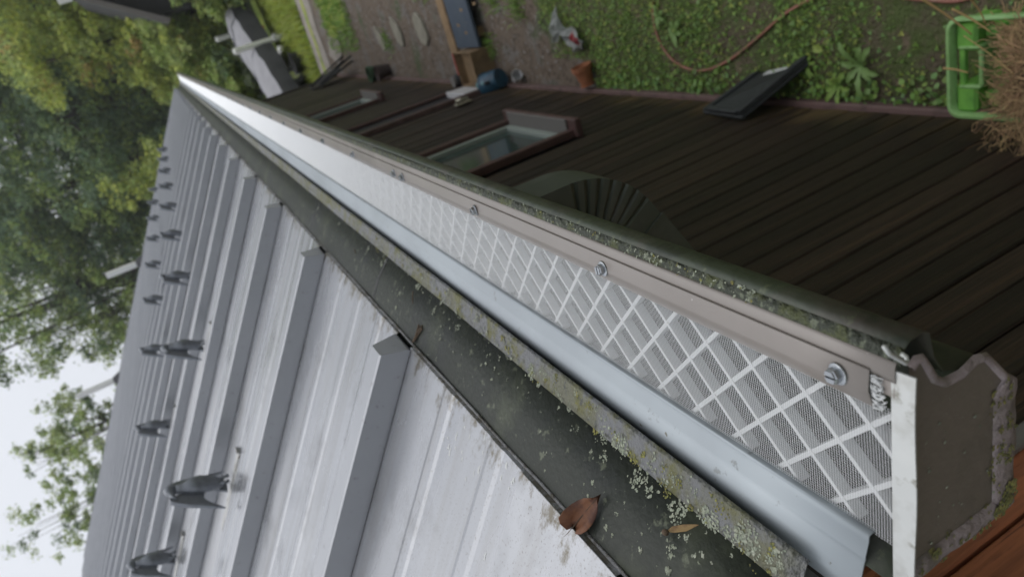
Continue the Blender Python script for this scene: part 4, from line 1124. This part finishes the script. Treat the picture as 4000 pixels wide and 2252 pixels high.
rim.loft([rrect(CX0 + .004, CX1 - .004, CY0, CY1 - .004, .04, CZ - .022), rrect(CX0, CX1, CY0, CY1, .042, CZ - .022), rrect(CX0, CX1, CY0, CY1, .042, CZ - .004), rrect(CX0 + .004, CX1 - .004, CY0 + .004, CY1 - .004, .04, CZ),
          rrect(CX0 + .012, CX1 - .012, CY0 + .012, CY1 - .012, .034, CZ), rrect(CX0 + .015, CX1 - .015, CY0 + .015, CY1 - .015, .032, CZ - .004), rrect(CX0 + .015, CX1 - .015, CY0 + .015, CY1 - .015, .032, CZ - .035)], cap=False)
rim.build('rim', 'crate_rim', cr, smooth=50)
# end wall facing the camera's far side: two scooped blocks and a hand hole between them
xm = (CX0 + CX1) / 2
for xa, xb in ((CX0 + .028, xm - .062), (xm + .062, CX1 - .028)):
    MB().bevbox((xa - .012, CY1 - .085, CZ - .16), (xb + .008, CY1 - .017, CZ - .022), .010).build('end_block', 'crate_green', cr)
    MB().bevbox((xa + .02, CY1 - .135, CZ - .16), (xb - .02, CY1 - .086, CZ - .055), .008).build('end_step', 'crate_green', cr)
for z0, z1 in ((CZ - .16, CZ - .10),): MB().bevbox((xm - .0615, CY1 - .06, z0), (xm + .0615, CY1 - .045, z1), .004).build('hand_hole_sill', 'crate_green', cr)
MB().bevbox((xm - .06, CY1 - .046, CZ - .045), (xm + .06, CY1 - .028, CZ - .024), .004).build('handle', 'crate_green', cr)
MB().bevbox((xm - .0615, CY1 - .10, CZ - .09), (xm + .0615, CY1 - .085, CZ - .03), .004).build('inner_bar', 'crate_rim', cr)
for xx in (xm - .066, xm + .057): MB().bevbox((xx, CY1 - .10, CZ - .09), (xx + .010, CY1 - .03, CZ - .018), .003).build('divider', 'crate_rim', cr)
for ya in (CY0 + .04, CY0 + .2, CY0 + .36):
    for xx, s in ((CX0 + .006, 1), (CX1 - .012, -1)): MB().bevbox((xx, ya, CZ - .12), (xx + .006, ya + .02, CZ - .023), .002).build('side_rib', 'crate_green', cr)
# straw heap
st_ = thing('straw_heap', 'loose dry brown straw heaped in the green crate', 'straw', (-.75, 1.35, CZ))
hp_ = MB(); nu, nv = 26, 26
for i in range(nu):
    for j in range(nv):
        u, v = i / (nu-1), j / (nv-1); x = CX0 + .03 + (CX1 - CX0 - .06) * u; yy = CY0 + .02 + (CY1 - CY0 - .205) * v
        e = min(1, 4 * min(u, 1-u, v, 1-v) + .02)
        hp_.v.append((x - .05 * (1 - u) * (1 - v), yy, CZ - .08 + .13 * e ** .6 + .02 * math.sin(u*9 + v*4) * e + random.uniform(-.012, .012)))
for i in range(nu-1):
    for j in range(nv-1): hp_.f.append((i*nv+j, (i+1)*nv+j, (i+1)*nv+j+1, i*nv+j+1)); hp_.mi.append(0)
hp_.build('core', 'straw_core', st_)
V = []; F = []
def strand(p, az, L, droop, w):
    o = len(V); K = 5; q = Vector(p); el = random.uniform(-.2, .22)
    for i in range(K):
        a1 = az + random.uniform(-.35, .35) * (i > 0)
        az += random.uniform(-.45, .45); d = Vector((math.cos(a1) * math.cos(el), math.sin(a1) * math.cos(el), math.sin(el))); el -= droop * random.uniform(.1, .8)
        s = Vector((-d.y, d.x, random.uniform(-.6, .6))).normalized() * w
        V.extend([tuple(q - s), tuple(q + s)]); q = q + d * (L / (K - 1))
    for i in range(K - 1): F.append((o + 2*i, o + 2*i + 1, o + 2*i + 3, o + 2*i + 2))
for _ in range(4200):
    u, v = random.random(), random.random()
    x = CX0 + .02 + (CX1 - CX0 - .04) * u; yy = CY0 + .0 + (CY1 - CY0 - .19) * v; e = min(1, 4 * min(u, 1-u, v, 1-v) + .02)
    strand((x - .05 * (1-u) * (1-v), yy, CZ - .075 + .13 * e ** .6 + random.uniform(-.01, .03)), random.random() * 6.283, random.uniform(.03, .13), random.uniform(.05, .3), random.uniform(.0006, .0014))
for _ in range(500):       # tufts spilling over the wall side
    x = CX0 + random.uniform(-.06, .04); yy = random.uniform(CY0, CY0 + .40)
    strand((x, yy, CZ + random.uniform(-.06, .05)), random.uniform(1.8, 4.4), random.uniform(.04, .14), random.uniform(.2, .5), random.uniform(.0006, .0013))
o = link('strand', np_mesh('strand', np.array(V), np.array(F), 'straw'), st_); o['kind'] = 'stuff'
def stalk(pa, pb, r, lab):
    a_ = Vector(on_ground(*pa[0], GZ + pa[1])); b_ = Vector(on_ground(*pb[0], GZ + pb[1]))
    mid_ = (a_ + b_) / 2 + Vector((0, 0, -.006))
    t = MB().tube(smooth_pts([a_, mid_, b_], 5), [r * (1 - .35 * i / 10) for i in range(11)], 6).build('straw_stalk', 'straw_gold', smooth=True)
    tag(t, lab, 'straw', 'long straw stalks on the crate')
stalk(((3595, -8), .46), ((3795, 135), .36), .0042, 'long golden straw stalk lying over the crate corner')
stalk(((3718, 35), .42), ((3870, 125), .37), .0038, 'short golden straw stalk on the crate, beside the longest one')
stalk(((3685, 267), .33), ((3780, 284), .35), .0036, 'pale straw stalk poking out of the hand hole')
stalk(((3785, -10), .42), ((3850, 90), .36), .0028, 'thin straw stalk at the far corner of the crate')
stalk(((3765, 140), .33), ((3960, 290), .40), .0018, 'thin bent straw lying down the middle of the heap')

# ================================================================== covered boat on its trailer, with white marker posts
bt_ = thing('covered_boat', 'boat under a fitted light and dark grey cover beyond the lane', 'boat', (-.3, 16.2, GZ))
Sv, Bv = Vector((-2.2, 13.9, 0)), Vector((.55, 17.6, 0))       # stern, bow
axd = (Bv - Sv).normalized(); sid = Vector((axd.y, -axd.x, 0))   # towards the camera's right/front side
L_ = (Bv - Sv).length
def boat_ring(t):
    w = .62 * (1 - max(0, (t - .72) / .28) ** 2.2 * .80); top = .74 + .06 * math.sin(t * 3.1) - .03 * abs(math.sin(t * 12.5)) + .20 * max(0, t - .5) - .34 * max(0, (t - .86) / .14) ** 2
    low = .30 + .10 * max(0, (t - .7) / .3)
    c = Sv + axd * (L_ * t); pr_ = []
    for s, z in ((-1.0, low), (-1.02, .48), (-.98, top - .14), (-.72, top - .035), (-.32, top), (0, top + .02), (.32, top), (.72, top - .035), (.98, top - .14), (1.02, .48), (1.0, low)):
        q = c + sid * (w * s); pr_.append((q.x, q.y, GZ + z + random.uniform(-.02, .02)))
    return pr_
rings = [boat_ring(t) for t in np.linspace(0, 1, 22)]
mb = MB(); n = 11; mb.v = [p for r in rings for p in r]
for i in range(21):
    for j in range(n - 1):
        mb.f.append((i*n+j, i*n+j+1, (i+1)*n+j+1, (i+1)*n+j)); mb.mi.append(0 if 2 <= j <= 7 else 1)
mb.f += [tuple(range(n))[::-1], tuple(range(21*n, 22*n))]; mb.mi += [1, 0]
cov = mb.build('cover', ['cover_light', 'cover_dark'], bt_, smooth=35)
for t in (.22, .52, .76):
    r = boat_ring(t); MB().tube([(p[0], p[1], p[2] + .006) for p in r[2:9]], .012, 5).build('seam', 'cover_seam', cov)
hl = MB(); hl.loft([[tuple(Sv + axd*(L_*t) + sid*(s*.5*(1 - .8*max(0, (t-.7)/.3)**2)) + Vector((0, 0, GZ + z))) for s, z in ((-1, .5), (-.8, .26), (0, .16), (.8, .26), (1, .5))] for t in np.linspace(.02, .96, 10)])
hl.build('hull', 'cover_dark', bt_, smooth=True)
for t, s in ((.30, -.52), (.30, .52)):
    c = Sv + axd * (L_*t) + sid * s; c.z = GZ + .26
    o = MB().lathe([(.12, -.07), (.24, -.075), (.26, -.05), (.26, .05), (.24, .075), (.12, .07)], 24).build('wheel', 'tyre', bt_, smooth=40)
    o.matrix_parent_inverse = Matrix.Translation(-Vector(bt_.location)); o.location = c; o.rotation_euler = (math.radians(90), 0, math.atan2(sid.y, sid.x) + math.radians(90))
    MB().lathe([(0, -.055), (.12, -.06), (.125, 0), (.12, .06), (0, .055)], 16).build('rim', 'chrome', o, smooth=40)
for s in (-.35, .35):
    a_ = Sv + axd*(L_*.12) + sid*s; b_ = Sv + axd*(L_*.9) + sid*(s*.35)
    MB().tube([(a_.x, a_.y, GZ + .30), (b_.x, b_.y, GZ + .32), (b_.x + axd.x*.5, b_.y + axd.y*.5, GZ + .36)], .03, 6).build('trailer_rail', 'chrome', bt_)
a_ = Sv + axd*(L_*1.04); MB().tube([(a_.x, a_.y, GZ + .03), (a_.x, a_.y, GZ + .45)], .025, 8).build('jack_post', 'chrome', bt_)
for px, col, nm, h_ in (((1080, 95), 'tail_red', 'tail_light', .26), ((1120, 130), 'white_plastic', 'mud_flap', .2)):
    p = on_ground(*px); MB().bevbox((p[0]-.06, p[1]-.02, GZ + h_), (p[0]+.06, p[1]+.02, GZ + h_ + .09), .01).build(nm, col, bt_)
fe = smooth_pts([Vector(on_ground(1095, 190, GZ + .28)), Vector(on_ground(1103, 215, GZ + .22)), Vector(on_ground(1115, 240, GZ + .16)), Vector(on_ground(1128, 255, GZ + .10))], 4)
tag(MB().tube(fe, .06, 10).build('white_fender', 'pvc', smooth=True), 'curved white fender lying in the grass under the boat', 'fender')
for x, yy, hgt, lab in ((-.215, 15.55, 1.02, 'white plastic post standing in front of the covered boat'), (.10, 18.6, 1.0, 'white plastic post standing behind the covered boat')):
    t = thing('marker_post', lab, 'post', (x, yy, GZ), 'white posts around the boat')
    MB().tube([(x, yy, GZ - .05), (x, yy, GZ + hgt)], .062, 14).build('pole', 'pvc', t, smooth=40)
    MB().lathe([(.066, GZ + hgt - .05), (.066, GZ + hgt), (.045, GZ + hgt + .035), (0, GZ + hgt + .045)], 14, (x, yy, 0)).build('cap', 'pvc', t, smooth=True)
tr_ = thing('black_barrel', 'low black tub in the weeds beside the boat', 'tub', (-.68, 14.3, GZ))
MB().lathe([(0, GZ), (.16, GZ), (.20, GZ + .26), (.215, GZ + .27), (.20, GZ + .27), (.17, GZ + .22), (0, GZ + .22)], 20, (-.70, 14.25, 0)).build('body', 'tyre', tr_, smooth=40)

# ================================================================== dark gabled shed at the right
sh = thing('shed', 'dark shed gable with a grey-brown bargeboard among the trees', 'shed', (1.6, 19.5, GZ))
ex, ez = .745, -.63; px_, pz_ = 1.60, .78; sy = 17.5
far = 2 * px_ - ex
MB().prism([(ex + .14, GZ), (ex + .14, ez + .16), (px_, pz_ - .10), (far - .14, ez + .16), (far - .14, GZ)], sy + .25, sy + 4).build('wall', 'shed_wall', sh)
for x0, x1 in ((ex, px_), (far, px_)):
    MB().prism([(x0, ez), (x1, pz_), (x1, pz_ + .12), (x0 - (.07 if x0 < x1 else -.07), ez + .02)], sy + .03, sy + 4.2).build('roof_slope', 'shed_roof', sh)
    MB().prism([(x0, ez - .06), (x1, pz_ - .06), (x1, pz_ + .13), (x0 - (.09 if x0 < x1 else -.09), ez + .02)], sy - .01, sy + .025).build('bargeboard', 'shed_fascia', sh)
MB().bevbox((px_ - .07, sy - .05, pz_ + .10), (px_ + .07, sy + .02, pz_ + .36), .01).build('finial', 'vent_white', sh)

# ================================================================== trees
def crown_mesh(name, blobs, n, leaf, mats, seed, weights=None, droop=.3):
    """leaves in clumps spread through the volume of several ellipsoid masses"""
    R_ = np.random.default_rng(seed); Vs = []; mis = []
    tot = sum(b[3] * b[4] * b[5] for b in blobs)
    for (cx, cy, cz, rx, ry, rz) in blobs:
        nb = max(30, int(n * rx * ry * rz / tot)); ncl = max(8, nb // 60)
        d = R_.normal(size=(ncl, 3)); d /= np.linalg.norm(d, axis=1)[:, None]
        rad = R_.uniform(.30, 1.0, ncl) ** .42 * (1 + .18 * np.sin(d[:, 0]*5 + seed) * np.cos(d[:, 2]*6))
        cl = d * rad[:, None] * np.array([rx, ry, rz]) + np.array([cx, cy, cz])
        cs = R_.uniform(.6, 1.5, ncl) * min(rx, ry, rz) * .23 + leaf
        idx = R_.integers(0, ncl, nb)
        P = cl[idx] + R_.normal(size=(nb, 3)) * (cs[idx] * .55)[:, None] * np.array([1, 1, .65])
        nrm_ = (P - cl[idx]) / cs[idx][:, None] * .7 + d[idx] * .5 + R_.normal(size=(nb, 3)) * .45; nrm_[:, 2] += .75   # leaf faces turn up and outwards
        u = np.cross(nrm_, R_.normal(size=(nb, 3))); u /= np.linalg.norm(u, axis=1)[:, None]
        w = np.cross(u, nrm_); w /= np.linalg.norm(w, axis=1)[:, None]
        s = leaf * R_.uniform(.6, 1.35, nb)
        V = np.empty((nb, 4, 3)); V[:, 0] = P - u * s[:, None]; V[:, 1] = P + w * (s * .52)[:, None]; V[:, 2] = P + u * s[:, None]; V[:, 3] = P - w * (s * .52)[:, None]
        Vs.append(V.reshape(-1, 3)); mcl = R_.choice(len(mats), ncl, p=weights); mis.append(mcl[idx])
    V = np.concatenate(Vs); F = np.arange(len(V)).reshape(-1, 4)
    return np_mesh(name, V, F, mats, np.concatenate(mis))
def trunk_mesh(h, r, blobs, seed, nl=7):
    R_ = random.Random(seed); mb = MB()
    top = Vector((R_.uniform(-.2, .2), R_.uniform(-.2, .2), h))
    pts = [Vector((0, 0, -.3)), Vector((0, 0, h*.1)), Vector((top.x*.3, top.y*.2, h*.35)), Vector((top.x*.6, top.y*.8, h*.65)), top]
    pts = smooth_pts(pts, 3); mb.tube(pts, [r * (1.25 - 1.1 * i / (len(pts)-1)) for i in range(len(pts))], 8)
    for i in range(nl):
        b = blobs[i % len(blobs)]; s = pts[int(len(pts) * R_.uniform(.3, .85))]
        e = Vector((b[0] + R_.uniform(-.5, .5)*b[3], b[1] + R_.uniform(-.5, .5)*b[4], b[2] + R_.uniform(-.2, .7)*b[5]))
        m_ = (s + e) / 2 + Vector((0, 0, -.12 * (e - s).length))
        q = smooth_pts([s, m_, e], 4); mb.tube(q, [r * .45 * (1 - .85 * j / (len(q)-1)) for j in range(len(q))], 6)
    return mb.mesh('trunk', 'bark', smooth=True)
def tree(name, lab, loc, blobs, n, leaf, mats, seed, h, r, weights=None, group='trees behind the house', cat='tree', limbs=9):
    t = thing(name, lab, cat, loc, group, absolute=False)
    link('crown', crown_mesh('crown', blobs, n, leaf, mats, seed, weights), t)
    link('trunk', trunk_mesh(h, r, blobs, seed, 22 if name in ('far_tree', 'loose_tree') else limbs), t)
    return t
def blobs(seed, R, H0, H1, k, sq=1.):
    R_ = random.Random(seed); out = []
    for i in range(k):
        z = H0 + (H1 - H0) * (i + .5) / k + R_.uniform(-.4, .4); f = math.sin(math.pi * (.12 + .80 * (i + .5) / k)) ** .8
        a1 = R_.random() * 6.28; d = R * .45 * f * R_.random()
        out.append((math.cos(a1)*d, math.sin(a1)*d, z, R * f * R_.uniform(.7, 1.), R * f * R_.uniform(.7, 1.), (H1 - H0) / k * R_.uniform(.75, 1.05) * sq))
    return out
G0 = GZ - .1
YG = ['leaf_yellowgreen', 'leaf_pale', 'leaf_mid', 'leaf_rust']; YW = [.55, .24, .19, .02]
MD = ['leaf_mid', 'leaf_dark', 'leaf_pale']; MW = [.5, .35, .15]
DK = ['leaf_dark', 'leaf_blue', 'leaf_mid']; DW = [.45, .35, .2]
# shrubs and bright trees at the right, close behind the boat
tree('shrub', 'bright green shrub right behind the boat bow', (.9, 20.2, G0), blobs(3, 1.5, .3, 2.9, 5), 20000, .05, YG, 3, 2.2, .07, [.25, .2, .54, .01], 'shrubs behind the boat', 'shrub')
tree('shrub', 'dark leafy shrub behind the middle of the boat', (-1.3, 19.4, G0), blobs(4, 1.5, .2, 2.2, 4), 16000, .05, MD, 4, 1.7, .07, MW, 'shrubs behind the boat', 'shrub')
tree('shrub', 'rust-tinged shrub above the boat stern at the house corner', (-2.6, 18.2, G0), blobs(5, 1.2, .2, 1.9, 4), 12000, .05, YG, 5, 1.5, .06, [.3, .2, .25, .25], 'shrubs behind the boat', 'shrub')
tree('shrub', 'low mid-green shrub between the boat bow and the shed', (1.35, 16.7, G0), blobs(6, .85, .1, 1.45, 4), 12000, .05, MD, 6, 1.4, .06, MW, 'shrubs behind the boat', 'shrub')
tree('bright_tree', 'tall yellow-green tree filling the right side behind the shed', (2.9, 24.0, G0), blobs(11, 3.3, .4, 8.6, 9), 80000, .058, YG, 11, 10.5, .22, YW)
tree('bright_tree', 'yellow-green tree directly over the gutter end', (.9, 24.8, G0), blobs(12, 2.4, .4, 5.0, 6), 42000, .056, YG, 12, 6.0, .18, YW)
tree('bright_tree', 'small yellow-green tree just left of the gutter end', (-3.2, 25.5, G0), blobs(13, 1.3, .5, 4.9, 5), 14000, .058, YG, 13, 4.7, .14, YW)
tree('dark_tree', 'dark green tree left of the bright ones with dense shade', (-3.2, 33, G0), blobs(14, 4.6, 1., 13.5, 9), 60000, .08, DK, 14, 12.5, .3, DW)
tree('dark_tree', 'tall dark tree behind the yellow-green one on the right', (3.0, 34, G0), blobs(15, 5., 1., 16, 9), 60000, .085, DK, 15, 15, .32, DW)
tree('loose_tree', 'open-crowned green tree with sky gaps above the roof edge', (-7.3, 33, G0), blobs(16, 3.9, 2.5, 15.5, 9), 24000, .085, MD, 16, 14.5, .26, MW)
tree('loose_tree', 'thin tall tree with sky showing through, left of the dark tree', (-5.6, 38, G0), blobs(17, 4., 3., 19, 9), 26000, .09, MD, 17, 18, .28, [.4, .3, .3])
tree('far_tree', 'pale airy tree top above the upper roof, nearest the sky', (-12.2, 31, G0), blobs(18, 2.5, 8.2, 14.0, 7), 8500, .075, ['leaf_mid', 'leaf_pale', 'leaf_dark'], 18, 13.2, .10, [.45, .35, .2])
tree('far_tree', 'sparse tree top sticking up past the roof at far left', (-15.3, 31, G0), blobs(19, 2.1, 10.2, 15.2, 6), 6000, .072, ['leaf_mid', 'leaf_pale', 'leaf_dark'], 19, 14.6, .09, [.45, .35, .2])
tree('far_tree', 'slim pale tree top between the two vent pipes', (-9.0, 34, G0), blobs(20, 2.3, 5., 12.2, 6), 9000, .08, MD, 20, 11.6, .11, [.45, .2, .35])
tree('mid_tree', 'deep green tree behind the bright trees above the gutter end', (-.6, 29.5, G0), blobs(21, 4., .5, 11.5, 8), 60000, .07, DK, 21, 10, .24, [.4, .3, .3])
# unseen wood on the other sides, added and sized to darken roof ribs and wall
R_ = np.random.default_rng(5); bl = []
for i in range(46):
    a1 = math.radians(R_.uniform(-205, 30)); d = R_.uniform(17, 30); h_ = R_.uniform(7, 10) if math.degrees(a1) < -35 else R_.uniform(5, 8)
    x, yy = math.cos(a1) * d + 1, math.sin(a1) * d + 2
    if x < -1 and yy > -8: continue
    bl.append((x, yy, G0 + h_ * .55, R_.uniform(3, 5), R_.uniform(3, 5), h_ * .6))
wd = link('woodland', crown_mesh('woodland', bl, 70000, .30, MD, 31, MW)); tag(wd, 'mass of unseen woodland trees added around the yard', 'woodland', kind='stuff')
tb = link('far_wood', crown_mesh('far_wood', [(x, 52 + 6 * math.sin(x), G0 + 5 + 3.2 * math.sin(x * .35), 5, 4, 7 + 2.5 * math.sin(x * .8)) for x in np.arange(-10, 34, 4.)], 42000, .26, DK, 33, DW)); tag(tb, 'far dark wood behind the trees', 'woodland', kind='stuff')

# ================================================================== damp air
hz = MB().box((-75, -60, GZ - 1), (75, 85, 26)).build('haze', 'soil'); hz['kind'] = 'stuff'; hz['label'] = 'thin damp haze in the air'
hm2 = bpy.data.materials.new('damp_air'); hm2.use_nodes = True; nn_ = hm2.node_tree.nodes; nn_.remove(nn_['Principled BSDF'])
pv_ = nn_.new('ShaderNodeVolumePrincipled'); pv_.inputs['Color'].default_value = (.93, .96, 1, 1); pv_.inputs['Density'].default_value = .0016; pv_.inputs['Anisotropy'].default_value = .3
hm2.node_tree.links.new(pv_.outputs[0], nn_['Material Output'].inputs['Volume'])
hz.data.materials.clear(); hz.data.materials.append(hm2)

# ================================================================== raise everything so that the ground is z = 0
for o in list(C.objects):
    if o.parent is None and o not in (cam, so):
        o.location.z += LIFT
for o in C.objects:
    if '_abs' in o.keys(): del o['_abs']
